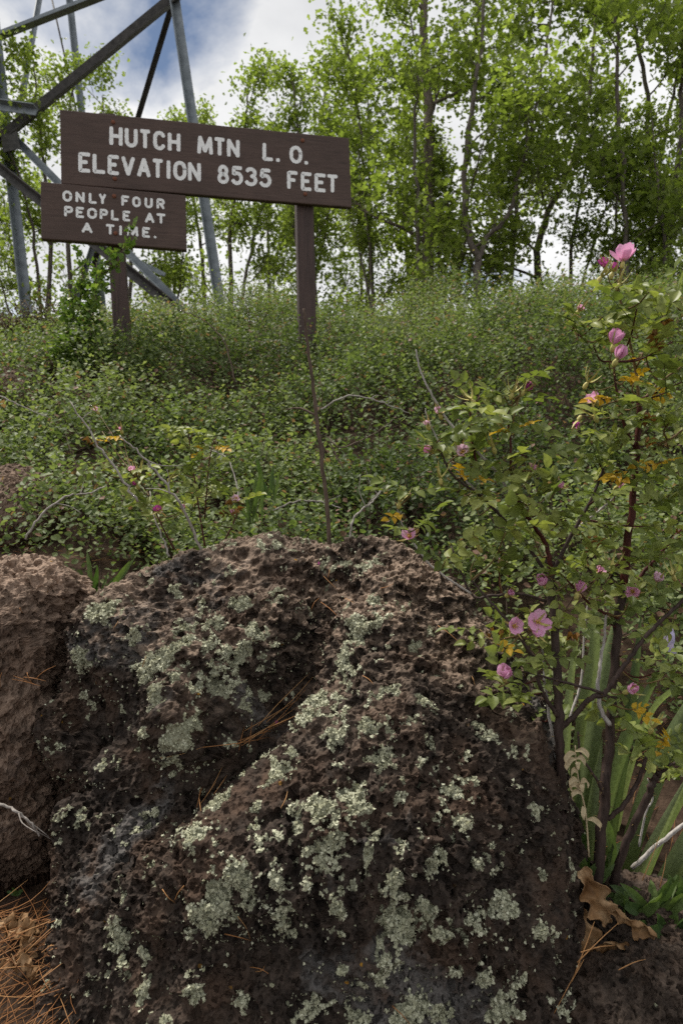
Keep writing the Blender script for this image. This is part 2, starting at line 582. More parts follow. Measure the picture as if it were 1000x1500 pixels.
def ground_z(x, y):
    z = np.interp(y, GY, GZ)
    p = np.stack([np.asarray(x) * 1.0, np.asarray(y) * 1.0, np.zeros_like(x)], -1).reshape(-1, 3)
    w = np.clip((np.asarray(y).ravel() - .5) / 2, 0.25, 1) * np.clip(40 / (np.abs(p).max(1) + 1), 0, 1)
    n = (.10 * fbm(p, .8, 3, 11) + .025 * fbm(p, 5, 3, 21)) * w
    bell = np.clip((p[:, 1] - 1.13) / .08, 0, 1) * np.clip((1.9 - p[:, 1]) / .3, 0, 1)
    n = n - .24 * np.clip((-.42 - p[:, 0]) / .1, 0, 1) * np.clip((p[:, 0] + 1.4) / .2, 0, 1) * bell - .10 * np.clip((p[:, 0] - .3) / .1, 0, 1) * np.clip((p[:, 1] - 1.1) / .1, 0, 1) * np.clip((1.9 - p[:, 1]) / .3, 0, 1)
    n = n + .20 * np.clip((-.55 - p[:, 0]) / .4, 0, 1) * np.clip((p[:, 1] - 1.55) / .3, 0, 1) * np.clip((4.6 - p[:, 1]) / .8, 0, 1)
    return z + n.reshape(np.shape(z))


def make_ground():
    ys = np.concatenate([np.linspace(-30, -1, 12), np.linspace(-.5, 7, 111), np.linspace(7.3, 20, 30), np.geomspace(21, 4000, 40)])
    u = np.linspace(-1, 1, 141)
    xs = 5 * u + 3000 * np.sign(u) * np.abs(u) ** 9
    X, Y = np.meshgrid(xs, ys)
    Z = ground_z(X.ravel(), Y.ravel()).reshape(X.shape)
    V = np.stack([X, Y, Z], -1).reshape(-1, 3)
    idx = np.arange(len(V)).reshape(X.shape)
    F = np.stack([idx[:-1, :-1], idx[:-1, 1:], idx[1:, 1:], idx[1:, :-1]], -1).reshape(-1, 4)
    o = obj('ground', V, F, MAT['soil'], base=(0, 0, 0))
    tag(o, 'brown hillside soil rising behind the boulders', None, None, 'structure')


make_ground()


def gz(x, y):
    return float(ground_z(np.array([x]), np.array([y]))[0])


# ------------------------------------------------------------------ rocks
def sphere_grid(n, axis, cap=88, share=.93):
    "closed grid over all directions, finest around the axis"
    t = np.linspace(-1, 1, n)
    a, b = np.meshgrid(t, t)
    big = np.abs(a) > np.abs(b)
    with np.errstate(divide='ignore', invalid='ignore'):
        r = np.where(big, a, b)
        ph = np.where(big, math.pi / 4 * (b / a), math.pi / 2 - math.pi / 4 * (a / b))
    ph = np.nan_to_num(ph)
    u, v = r * np.cos(ph), r * np.sin(ph)
    rho = np.hypot(u, v)
    th = np.where(rho < share, 2 * np.arcsin(np.clip(rho / share, 0, 1) * math.sin(math.radians(cap / 2))),
                  math.radians(cap) + (rho - share) / (1 - share) * math.radians(180 - cap))
    ang = np.arctan2(v, u)
    ax = unit(axis)
    e1 = unit(np.cross([0, 0, 1.0], ax)); e2 = np.cross(ax, e1)
    D = (np.cos(th)[..., None] * ax + np.sin(th)[..., None] * (np.cos(ang)[..., None] * e1 + np.sin(ang)[..., None] * e2))
    idx = np.arange(n * n).reshape(n, n)
    F = np.stack([idx[:-1, :-1], idx[:-1, 1:], idx[1:, 1:], idx[1:, :-1]], -1).reshape(-1, 4)
    return D.reshape(-1, 3), F


def rbf_radius(D, C, P, eps=.02, reg=6e-4):
    v = P - C
    r = np.linalg.norm(v, axis=1)
    d = v / r[:, None]
    K = np.sqrt(((d[:, None] - d[None]) ** 2).sum(-1) + eps ** 2)
    n = len(P)
    A = np.zeros((n + 1, n + 1)); A[:n, :n] = K - np.eye(n) * reg; A[:n, n] = 1; A[n, :n] = 1
    w = np.linalg.solve(A, np.append(r, 0))
    out = np.full(len(D), w[n])
    for i in range(n):
        out += w[i] * np.sqrt(((D - d[i]) ** 2).sum(1) + eps ** 2)
    return np.maximum(out, .05)


def grid_normals(V, n):
    G = V.reshape(n, n, 3)
    N_ = np.cross(np.gradient(G, axis=1), np.gradient(G, axis=0))
    N_ = unit(N_).reshape(-1, 3)
    return N_


def rock_surface(C, P, n, amp=1.0, porous=1.0, k=0, cap=92, axis=None, eps=.03, cell=.021, dmin=.25):
    ax = np.array([0, -.75, 1.0]) if axis is None else axis
    D, F = sphere_grid(n, ax, cap, .95)
    r = rbf_radius(D, C, P, eps)
    V = C + D * r[:, None]
    N0 = grid_normals(V, n)
    if (N0 * D).sum() < 0: N0 = -N0
    h = .016 * fbm(V, 7, 3, k) + .010 * fbm(V, 19, 3, k + 3)
    h += .007 * (1 - 2 * np.abs(fbm(V, 34, 2, k + 6)))
    V = V + N0 * (h * amp)[:, None]
    Nn = grid_normals(V, n)
    if (Nn * D).sum() < 0:
        Nn = -Nn; F = F[:, ::-1]
    W = V + .006 * np.stack([vnoise(V * 45, k + 20), vnoise(V * 45, k + 21), vnoise(V * 45, k + 22)], -1)
    dens = np.clip(.80 + .6 * fbm(V, 6, 2, k + 30), dmin, 1.15) * porous
    a, ra = pits(W, cell * .90, .22, .5, .60, k + 40)
    b, rb = pits(W, cell * .44, .30, .5, .72, k + 50)
    e, re = pits(W, cell * 2.4, .12, .45, .55, k + 60)
    f, rf = pits(W + 3.3, cell * .60, .28, .5, .66, k + 65)
    deep = np.maximum.reduce([a ** .6 * ra * 2.0, f ** .6 * rf * 1.9, b ** .6 * rb * 1.8]) + e * re * 1.1
    h2 = -deep * np.clip(dens, .2, 1.05) + .0020 * fbm(V, 130, 2, k + 70) * (0.5 + dens)
    V = V + Nn * h2[:, None]
    return V, F, Nn, D, a * dens


BOULDER = [
    (130, 880, 1.42), (190, 850, 1.47), (250, 812, 1.50), (340, 790, 1.53), (420, 795, 1.53), (475, 803, 1.50),
    (525, 800, 1.475), (575, 806, 1.44), (625, 835, 1.38), (665, 885, 1.34), (710, 955, 1.28), (760, 1012, 1.23),
    (800, 1065, 1.18), (806, 1150, 1.13), (816, 1240, 1.09), (830, 1330, 1.05), (842, 1400, 1.03), (838, 1500, 1.01),
    (98, 935, 1.38), (90, 1010, 1.37), (108, 1080, 1.33), (106, 1180, 1.24), (96, 1280, 1.16), (84, 1400, 1.08), (66, 1500, 1.05),
    (250, 900, 1.36), (330, 870, 1.40), (430, 850, 1.44), (200, 1000, 1.25), (300, 980, 1.235), (380, 940, 1.29),
    (285, 1080, 1.18), (150, 980, 1.31), (225, 1100, 1.22), (185, 1110, 1.36), (192, 1180, 1.32), (140, 1130, 1.27), (140, 1200, 1.215),
    (487, 820, 1.475), (500, 850, 1.46), (490, 900, 1.425), (470, 950, 1.395), (442, 1000, 1.355), (408, 1045, 1.315), (372, 1085, 1.28), (338, 1120, 1.25), (302, 1155, 1.22), (264, 1190, 1.19), (232, 1218, 1.165),
    (548, 838, 1.4), (524, 885, 1.34), (508, 930, 1.3), (486, 980, 1.255), (456, 1028, 1.21), (420, 1075, 1.17), (386, 1115, 1.135), (352, 1150, 1.105), (316, 1185, 1.08), (278, 1222, 1.06), (248, 1262, 1.04),
    (432, 905, 1.375), (405, 965, 1.31), (365, 1020, 1.255), (330, 1060, 1.225),
    (600, 900, 1.30), (585, 1000, 1.16), (560, 1100, 1.06), (680, 1050, 1.15), (735, 1130, 1.10), (645, 1180, 1.02),
    (500, 1200, 1.005), (755, 1250, 1.04), (625, 1300, .975), (450, 1300, .965), (310, 1350, .985), (375, 1385, 1.0), (765, 1400, 1.0),
    (600, 1420, .955), (420, 1440, .95), (250, 1450, .985), (170, 1390, 1.05), (150, 1280, 1.115),
    (150, 1500, 1.03), (300, 1500, .965), (500, 1500, .935), (700, 1500, .96),
    (200, 1750, 1.0), (500, 1800, .95), (800, 1750, 1.0)]
BC = np.array([-.05, 1.50, .12])
BP = np.vstack([pts(BOULDER), [(-.2, 1.78, .55), (.12, 1.7, .55), (-.43, 1.65, .42), (.38, 1.45, .42), (0, 1.85, .2), (0, 1.55, -.12), (.36, 1.6, .1), (-.42, 1.7, .1),
                               (.38, 1.2, .08), (-.36, 1.25, .04), (0, .92, -.06), (-.27, 1.0, -.05), (.3, .97, -.05)]])

LICH = [(112, 952, 24), (112, 1020, 16), (155, 882, 26), (202, 970, 24), (218, 1015, 18), (272, 930, 28), (300, 880, 13), (325, 990, 26),
        (350, 955, 22), (370, 910, 20), (185, 925, 16), (277, 1080, 26), (290, 1050, 22), (245, 1120, 22), (370, 1040, 12), (390, 1012, 12),
        (200, 1080, 12), (305, 1170, 33), (282, 1208, 30), (400, 1120, 20), (415, 1095, 18), (435, 1175, 24), (460, 1175, 18), (480, 1075, 13),
        (360, 885, 15), (415, 870, 14), (330, 830, 12), (512, 925, 18), (550, 900, 10), (500, 965, 16), (460, 1015, 20), (445, 1040, 18), (475, 1075, 12),
        (545, 1055, 12), (575, 1045, 10), (555, 1105, 15), (622, 1105, 12), (505, 1155, 15), (635, 1020, 14), (705, 1055, 12), (730, 1070, 15),
        (665, 1150, 12), (670, 1195, 11), (610, 945, 13), (640, 920, 11), (550, 875, 13), (320, 1310, 42), (350, 1285, 25), (310, 1360, 20),
        (165, 1370, 15), (170, 1420, 10), (420, 1367, 14), (415, 1340, 10), (465, 1247, 24), (455, 1300, 12), (400, 1285, 14), (215, 1445, 12),
        (280, 1455, 11), (205, 1400, 9), (460, 1475, 12), (370, 1230, 12), (485, 1345, 12), (350, 1460, 10), (600, 1230, 15), (640, 1272, 15),
        (540, 1250, 14), (565, 1295, 15), (580, 1345, 28), (620, 1340, 15), (645, 1365, 15), (560, 1400, 24), (735, 1322, 15), (690, 1355, 14),
        (802, 1367, 20), (772, 1245, 12), (747, 1472, 26), (717, 1425, 12), (610, 1477, 20), (650, 1490, 14), (672, 1195, 10), (515, 1485, 16),
        (160, 1110, 7), (225, 1185, 8), (205, 1205, 7), (130, 905, 10), (250, 860, 9), (290, 1000, 10), (530, 1175, 10), (790, 1180, 10), (800, 1280, 9),
        (700, 1260, 9), (520, 1290, 9), (390, 1430, 8), (500, 1410, 9), (590, 1160, 9), (235, 955, 14), (255, 985, 12), (310, 930, 14), (340, 905, 12)]


def project(V):
    q = V - CAM
    d = q @ FW
    return 500 + 1000 * (q @ XR) / d, 750 - 1000 * (q @ UP) / d, d


LOBE_V = np.array([(0, 0, .12)] + [(math.cos(a) * r, math.sin(a) * r, z) for a, r, z in
                                    [(0, 1, .28), (1.05, .7, .0), (2.1, 1.05, .25), (3.14, .65, -.05), (4.2, 1.0, .3), (5.2, .75, .0)]])
LOBE_F = np.array([(0, i, i % 6 + 1) for i in range(1, 7)])


def make_boulder():
    n = 850
    V, F, Nn, D, pit = rock_surface(BC, BP, n, 1.0, 1.0, 100, cap=60, axis=np.array([0, -.62, .78]))
    # lichen rosettes: measured patches, ragged by noise
    px, py, dd = project(V)
    facing = ((CAM - V) * Nn).sum(1) > 0
    rag = 0.70 * fbm(V, 34, 4, 300) + .38 * fbm(V, 140, 2, 310)
    lich = np.full(len(V), -1.0)
    for (x, y, r) in LICH:
        cand = np.where(facing & (np.abs(px - x) < 8) & (np.abs(py - y) < 8))[0]
        if not len(cand): continue
        c = V[cand[np.argmin(dd[cand])]]
        rad = r * 1.12 / 1000 * np.linalg.norm(c - CAM)
        near = np.where(((V - c) ** 2).sum(1) < (2.2 * rad) ** 2)[0]
        q = 1 - np.linalg.norm(V[near] - c, axis=1) / rad
        lich[near] = np.maximum(lich[near], q)
    m = lich + rag * 1.05 - .9 * np.clip(pit, 0, 1) * .25
    # loose crumbs of lichen away from the rosettes
    crumb = fbm(V, 24, 3, 320) + .95 * fbm(V, 95, 2, 330) - 1.0 + .35 * fbm(V, 5, 2, 340)
    m = np.maximum(m - .22, crumb * .8 * (Nn[:, 2] > -.2))
    mask = np.clip(.5 + 2.2 * m, 0, 1)
    tone = np.clip((Nn[:, 2] - .2) * 1.6, 0, 1) * np.clip(.62 + .8 * fbm(V, 9, 3, 350), 0, 1) * np.clip((V[:, 2] - .50) / .22, 0, 1)  # tan skin on upward faces, with the sky-lit top painted into it
    root = thing('lichen_boulder', (BC[0], BC[1], .1), 'large dark pitted boulder crusted with pale green lichen in the foreground', 'boulder')
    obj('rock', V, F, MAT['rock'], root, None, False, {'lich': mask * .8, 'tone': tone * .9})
    rng = np.random.default_rng(5)
    prob = np.clip((mask - .42) * 1.9, 0, 1) * facing
    pick = np.where(rng.uniform(0, 1, len(V)) < prob)[0]
    pick = rng.choice(pick, min(len(pick), 30000), replace=False)
    P = V[pick] + Nn[pick] * rng.uniform(.0004, .0022, (len(pick), 1))
    nr = unit(Nn[pick] + rng.normal(0, .36, (len(pick), 3)))
    yx = rng.normal(0, 1, (len(pick), 3))
    s = rng.uniform(.030, .062, len(pick)) ** 2 * (.6 + .4 * mask[pick])
    t = np.clip(.5 + .22 * fbm(P, 30, 2, 360) + rng.normal(0, .18, len(pick)), 0, 1)
    LV, LF, LT = scatter(LOBE_V, LOBE_F, P, yx, nr, s, t, rng.uniform(.6, 1.1, len(pick)))
    lo = obj('lichen', LV, LF, MAT['lichen'], root, LT, True)
    tag(lo, 'pale grey green crusty lichen', None, None, 'stuff')
    return root, V, Nn


boulder, BV, BN = make_boulder()


def on_boulder(x, y, lift=.002):
    px, py, dd = project(BV)
    ok = np.where((((CAM - BV) * BN).sum(1) > 0) & (np.abs(px - x) < 6) & (np.abs(py - y) < 6))[0]
    if not len(ok): return None
    i = ok[np.argmin(dd[ok])]
    return BV[i] + BN[i] * lift


def simple_rock(name, C, P, n, mat, label, tone_f, amp=1.0, porous=1.0, k=0, axis=None, lich=0.0, cell=.021, dmin=.25, cap=92):
    V, F, Nn, D, pit = rock_surface(C, P, n, amp, porous, k, cap, axis=axis, eps=.08, cell=cell, dmin=dmin)
    tone = np.clip((Nn[:, 2] + .15) * 1.3, 0, 1) * tone_f * np.clip(.7 + .6 * fbm(V, 8, 3, k + 80), 0, 1)  # tan skin, raised on upward faces to paint in a lit top
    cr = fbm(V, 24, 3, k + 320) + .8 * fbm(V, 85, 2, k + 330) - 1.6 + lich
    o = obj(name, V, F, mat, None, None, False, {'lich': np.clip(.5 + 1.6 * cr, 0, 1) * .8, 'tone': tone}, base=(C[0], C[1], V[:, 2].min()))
    return tag(o, label, 'rock')


LB = pts([(-120, 840, 1.58), (-40, 824, 1.55), (20, 822, 1.53), (65, 828, 1.51), (98, 852, 1.49), (112, 890, 1.52), (118, 930, 1.56),
          (60, 880, 1.44), (0, 900, 1.38), (80, 950, 1.43), (104, 960, 1.55), (40, 980, 1.36), (78, 1040, 1.41), (102, 1050, 1.56), (0, 1050, 1.31), (60, 1090, 1.36), (74, 1120, 1.42), (95, 1130, 1.55),
          (20, 1150, 1.32), (70, 1190, 1.40), (-100, 950, 1.40), (-100, 1150, 1.32), (-20, 1240, 1.34), (50, 1260, 1.41), (20, 1300, 1.46), (-100, 1300, 1.40)])
LC = np.array([-.92, 1.78, .28])
simple_rock('tan_boulder', LC, np.vstack([LB, [(-.85, 1.95, .4), (-.8, 1.78, .66), (-.62, 1.76, .62), (-1.0, 1.78, .66), (-.55, 1.88, .4), (-1.3, 1.7, .45), (-.85, 1.85, .0), (-1.3, 1.35, .3), (-.6, 1.9, .2), (-.6, 1.5, .05), (-.9, 1.35, .0)]]), 380,
            MAT['rock_tan'], 'tan weathered boulder full of small holes, at the left edge beside the lichen boulder', 1.0, .8, 1.0, 500, dmin=.75, cap=64, axis=np.array([.25, -.65, .7]))
RB = pts([(845, 1402, 1.10), (900, 1388, 1.12), (950, 1374, 1.13), (1000, 1368, 1.13), (1080, 1375, 1.13), (860, 1440, 1.02), (930, 1430, 1.01), (1000, 1420, 1.0),
          (850, 1500, .99), (930, 1500, .97), (1010, 1500, .96), (1100, 1480, 1.0), (930, 1650, .95), (1050, 1650, .95)])
simple_rock('small_dark_rock', np.array([.48, 1.08, .16]), np.vstack([RB, [(.5, 1.3, .2), (.75, 1.15, .15), (.48, 1.1, -.08), (.3, 1.25, .12)]]), 210,
            MAT['rock'], 'small dark brown rock in the bottom right corner', .12, .5, .85, 700, cell=.017, dmin=.6)
for nm, l, c, back, lab, kk, n_ in (
    ('brown_rock', [(-30, 700, 2.25), (10, 698, 2.22), (40, 706, 2.2), (58, 730, 2.2), (10, 735, 2.12), (45, 762, 2.14), (0, 775, 2.10), (-50, 750, 2.12)],
     (-1.10, 2.30, .88), [(-1.1, 2.45, .84), (-1.3, 2.35, .82), (-1.1, 2.3, .7), (-.96, 2.36, .84)],
     'brown pitted rock half sunk in the shrubs above the tan boulder', 800, 150),
    ('flat_brown_rock', [(-30, 556, 3.25), (10, 552, 3.22), (45, 556, 3.2), (58, 572, 3.16), (10, 580, 3.1), (40, 592, 3.1), (-30, 596, 3.1)],
     (-1.56, 3.28, 1.40), [(-1.56, 3.45, 1.38), (-1.8, 3.3, 1.36), (-1.56, 3.3, 1.2), (-1.4, 3.36, 1.36)],
     'flat reddish brown rock high on the left slope below the dry shrub', 900, 120),
    ('grey_ledge_rock', [(50, 522, 3.7), (85, 512, 3.7), (115, 520, 3.68), (60, 545, 3.6), (100, 548, 3.58), (130, 545, 3.6)],
     (-1.52, 3.75, 1.55), [(-1.5, 4.0, 1.55), (-1.75, 3.8, 1.5), (-1.5, 3.75, 1.35), (-1.3, 3.8, 1.5)],
     'small grey brown ledge rock left of the leafy currant bush', 950, 90)):
    simple_rock(nm, np.array(c), np.vstack([pts(l), back]), n_, MAT['rock_tan'], lab, .5, .45, .7, kk, cell=.022)


# ------------------------------------------------------------------ the signs
def plane_from(TL, TR, dL):
    a = at(*TL, dL)
    r = ray(*TR)
    b = CAM + r * ((a[2] - CAM[2]) / r[2])          # level top edge
    u = unit(b - a)
    nrm = unit(np.cross(u, [0, 0, 1.0]))            # faces the path
    if np.dot(nrm, CAM - a) < 0: nrm = -nrm
    return a, u, nrm


SP0, SU, SN = plane_from((88, 160), (511, 202), 3.6)
SW = np.array([0, 0, 1.0])


def on_plane(px, py, off=0.0):
    r = ray(px, py)
    t = np.dot(SP0 + SN * off - CAM, SN) / np.dot(r, SN)
    return CAM + r * t


def make_board(name, corners, off, thick, parent, rng):
    "a plank with softly worn edges; corners in order TL TR BR BL"
    C = [on_plane(*c, off) for c in corners]
    nu, nv = 40, 12
    V, rows = [], []
    b = .004
    for (inset, depth) in ((b * 1.3, 0), (b * .35, b * .4), (0, b * 1.2), (0, thick - b), (b, thick)):
        ring = []
        for (i, j) in [(i, 0) for i in range(nu)] + [(nu, j) for j in range(nv)] + [(i, nv) for i in range(nu, 0, -1)] + [(0, j) for j in range(nv, 0, -1)]:
            s, t = i / nu, j / nv
            p = (C[0] * (1 - s) * (1 - t) + C[1] * s * (1 - t) + C[2] * s * t + C[3] * (1 - s) * t)
            cen = sum(C) / 4
            q = p - cen
            L = max(abs(np.dot(C[1] - C[0], SU)) / 2, 1e-3); H = np.linalg.norm(C[0] - C[3]) / 2
            p = cen + SU * np.dot(q, SU) * (1 - inset / L) + SW * q[2] * (1 - inset / H)
            wob = .0012 * vnoise(np.array([p * 14]), 3)[0] + .0006 * vnoise(np.array([p * 60]), 4)[0]
            p = p - SN * depth + SW * wob + SU * wob * .7
            ring.append(len(V)); V.append(p)
        rows.append(ring)
    F = []
    m = len(rows[0])
    for a, c in zip(rows[:-1], rows[1:]):
        for i in range(m):
            F.append((a[i], c[i], c[(i + 1) % m], a[(i + 1) % m]))
    V = np.array(V)
    # faces: fill front and back as strips between the upper and lower rim
    def strip(ring, flip):
        top = ring[:nu + 1]
        bot = [ring[k % m] for k in range(2 * nu + nv, nu + nv - 1, -1)]
        q = [(top[i], top[i + 1], bot[i + 1], bot[i]) for i in range(nu)]
        return [x[::-1] for x in q] if flip else q
    F = [f[::-1] for f in F]
    Q = np.array(F)
    front, back = strip(rows[0], False), strip(rows[-1], True)
    F = np.vstack([Q, front, back])
    # check orientation of the front
    a, bb, c, d = front[5]
    nn = np.cross(V[bb] - V[a], V[d] - V[a])
    if np.dot(nn, SN) < 0: F = F[:, ::-1]
    return obj('board', V, F, MAT['board'], parent, None, False)


def arc(cx, cy, rx, ry, a0, a1, n=9):
    return [(cx + rx * math.cos(math.radians(a)), cy + ry * math.sin(math.radians(a))) for a in np.linspace(a0, a1, n)]


OVAL = arc(.5, .5, .5, .5, 90, 450, 25)
GLYPH = {
    'H': [[(0, 0), (0, 1)], [(1, 0), (1, 1)], [(0, .5), (1, .5)]],
    'U': [[(0, 1), (0, .32)] + arc(.5, .32, .5, .32, 180, 360, 11) + [(1, 1)]],
    'T': [[(0, 1), (1, 1)], [(.5, 1), (.5, 0)]],
    'C': [arc(.5, .66, .5, .34, 25, 180, 9) + arc(.5, .34, .5, .34, 180, 335, 9)],
    'M': [[(0, 0), (.08, 1)], [(.08, 1), (.5, .12)], [(.5, .12), (.92, 1)], [(.92, 1), (1, 0)]],
    'N': [[(0, 0), (0, 1)], [(0, 1), (1, 0)], [(1, 0), (1, 1)]],
    'L': [[(0, 1), (0, 0), (1, 0)]],
    'O': [arc(.5, .62, .5, .38, 0, 180, 11) + arc(.5, .38, .5, .38, 180, 360, 11) + [(1, .62)]],
    'E': [[(1, 1), (0, 1), (0, 0), (1, 0)], [(0, .52), (.72, .52)]],
    'V': [[(0, 1), (.5, 0)], [(.5, 0), (1, 1)]],
    'A': [[(0, 0), (.5, 1)], [(.5, 1), (1, 0)], [(.2, .33), (.8, .33)]],
    'I': [[(.5, 0), (.5, 1)]],
    '8': [arc(.5, .75, .42, .25, -90, 270, 21), arc(.5, .26, .5, .26, 90, 450, 21)],
    '5': [[(.95, 1), (.1, 1), (.06, .58)] + arc(.45, .33, .55, .33, 125, -150, 15)],
    '3': [arc(.45, .76, .46, .24, 155, -80, 11), arc(.45, .27, .55, .27, 82, -155, 13)],
    'F': [[(1, 1), (0, 1), (0, 0)], [(0, .52), (.72, .52)]],
    'Y': [[(0, 1), (.5, .45)], [(1, 1), (.5, .45)], [(.5, .45), (.5, 0)]],
    'P': [[(0, 0), (0, 1), (.55, 1)] + arc(.6, .74, .4, .26, 90, -90, 9) + [(0, .48)]],
    'R': [[(0, 0), (0, 1), (.55, 1)] + arc(.6, .74, .4, .26, 90, -90, 9) + [(0, .48)], [(.5, .48), (1, 0)]],
    '.': [[(.35, .0), (.65, .0)]],
}


def stroke(P2, hw, z0, z1, rng):
    "a painted brush stroke: a thick ribbon with round ends, in board metres"
    P = np.array(P2)
    L = np.linalg.norm(np.diff(P, axis=0), axis=1)
    n = max(2, int(L.sum() / (hw * .55)))
    s = np.concatenate([[0], np.cumsum(L)])
    q = np.linspace(0, s[-1], n)
    corner = s[1:-1]
    q = np.unique(np.concatenate([q, corner]))
    q = q[np.concatenate([[True], np.diff(q) > 1e-5])]
    Q = np.stack([np.interp(q, s, P[:, i]) for i in (0, 1)], -1)
    T = np.gradient(Q, axis=0)
    T /= np.linalg.norm(T, axis=1)[:, None]
    # mitre
    Nn = np.stack([-T[:, 1], T[:, 0]], -1)
    w = hw * (1 + rng.normal(0, .05, len(Q)))
    w2 = hw * (1 + rng.normal(0, .05, len(Q)))
    left, right = Q + Nn * w[:, None], Q - Nn * w2[:, None]
    e0 = [Q[0] - T[0] * hw * .62 + Nn[0] * hw * .62, Q[0] - T[0] * hw * .62 - Nn[0] * hw * .62]
    e1 = [Q[-1] + T[-1] * hw * .62 + Nn[-1] * hw * .62, Q[-1] + T[-1] * hw * .62 - Nn[-1] * hw * .62]
    left = np.vstack([e0[0], left, e1[0]]); right = np.vstack([e0[1], right, e1[1]])
    m = len(left)
    pr = [np.concatenate([left, np.full((m, 1), z1)], 1), np.concatenate([right, np.full((m, 1), z1)], 1),
          np.concatenate([left, np.full((m, 1), z0)], 1), np.concatenate([right, np.full((m, 1), z0)], 1)]
    V = np.vstack(pr)
    F = []
    for i in range(m - 1):
        F += [(m + i, m + i + 1, i + 1, i), (i, i + 1, 2 * m + i + 1, 2 * m + i), (3 * m + i, 3 * m + i + 1, m + i + 1, m + i)]
    F += [(0, 2 * m, 3 * m, m), (m - 1, 2 * m - 1, 4 * m - 1, 3 * m - 1)]
    return V, np.array(F)


def letters(parent, rows, hw, off, rng):
    for text, left, right, hL, hR, boxes in rows:
        # baseline from left (x,y) to right; heights in px at both ends
        for ch, x0, x1 in boxes:
            f0 = (x0 - left[0]) / (right[0] - left[0]); f1 = (x1 - left[0]) / (right[0] - left[0])
            yb0 = left[1] + (right[1] - left[1]) * f0; yb1 = left[1] + (right[1] - left[1]) * f1
            h0 = hL + (hR - hL) * f0; h1 = hL + (hR - hL) * f1
            c = [on_plane(x0, yb0, off), on_plane(x1, yb1, off), on_plane(x1, yb1 - h1, off), on_plane(x0, yb0 - h0, off)]
            q = [np.array([np.dot(k - SP0, SU), k[2] - SP0[2]]) for k in c]
            A = Acc()
            wd, ht = np.linalg.norm(q[1] - q[0]), np.linalg.norm(q[3] - q[0])
            ix, iy = (hw / wd if wd > 3 * hw else 0), hw / ht
            for k, st in enumerate(GLYPH[ch]):
                P2 = []
                for (gx, gy) in st:
                    gx = ix + gx * (1 - 2 * ix); gy = iy + gy * (1 - 2 * iy)
                    P2.append(q[0] * (1 - gx) * (1 - gy) + q[1] * gx * (1 - gy) + q[2] * gx * gy + q[3] * (1 - gx) * gy)
                V, F = stroke(P2, hw, -.001, .0014 + .0004 * k, rng)
                W = SP0 + V[:, 0:1] * SU + V[:, 1:2] * SW + (V[:, 2:3] + off) * SN
                A.add(W, F)
            A.build('letter', MAT['white'], parent, smooth=False)


def post(name, p_top, p_bot, width, parent, notch=0):
    "square post, worn edges"
    ax = unit(np.array(p_bot) - np.array(p_top))
    u = unit(SU - ax * np.dot(SU, ax)); w = np.cross(ax, u)
    h = width / 2; b = .006
    prof = [(-h + b, -h), (h - b, -h), (h, -h + b), (h, h - b), (h - b, h), (-h + b, h), (-h, h - b), (-h, -h + b)]
    n = 14
    V = []
    for i in range(n):
        c = p_top + (p_bot - p_top) * i / (n - 1)
        for (a, d) in prof:
            p = c + u * a + w * d
            V.append(p + (u * a + w * d) / h * .0012 * vnoise(np.array([p * 17]), 8)[0])
    V = np.array(V)
    m = 8
    idx = np.arange(n * m).reshape(n, m); nx = np.roll(idx, -1, 1)
    F = [np.stack([idx[:-1], nx[:-1], nx[1:], idx[1:]], -1).reshape(-1, 4)]
    V = np.vstack([V, [p_top - ax * .004], [p_bot]])
    F.append(np.array([(nx[0][i], idx[0][i], n * m) for i in range(m)] + [(idx[-1][i], nx[-1][i], n * m + 1) for i in range(m)]))
    return obj(name, V, F, MAT['post'], parent, None, False)


def bolt(px, py, off, parent, r=.0095):
    c = on_plane(px, py, off)
    P = np.array([c - SN * .002, c + SN * .003, c + SN * .006, c + SN * .0075])
    V, F = tube(P, [r * 1.25, r * 1.2, r * .9, r * .3], 10)
    obj('bolt', V, F, MAT['rust'], parent)


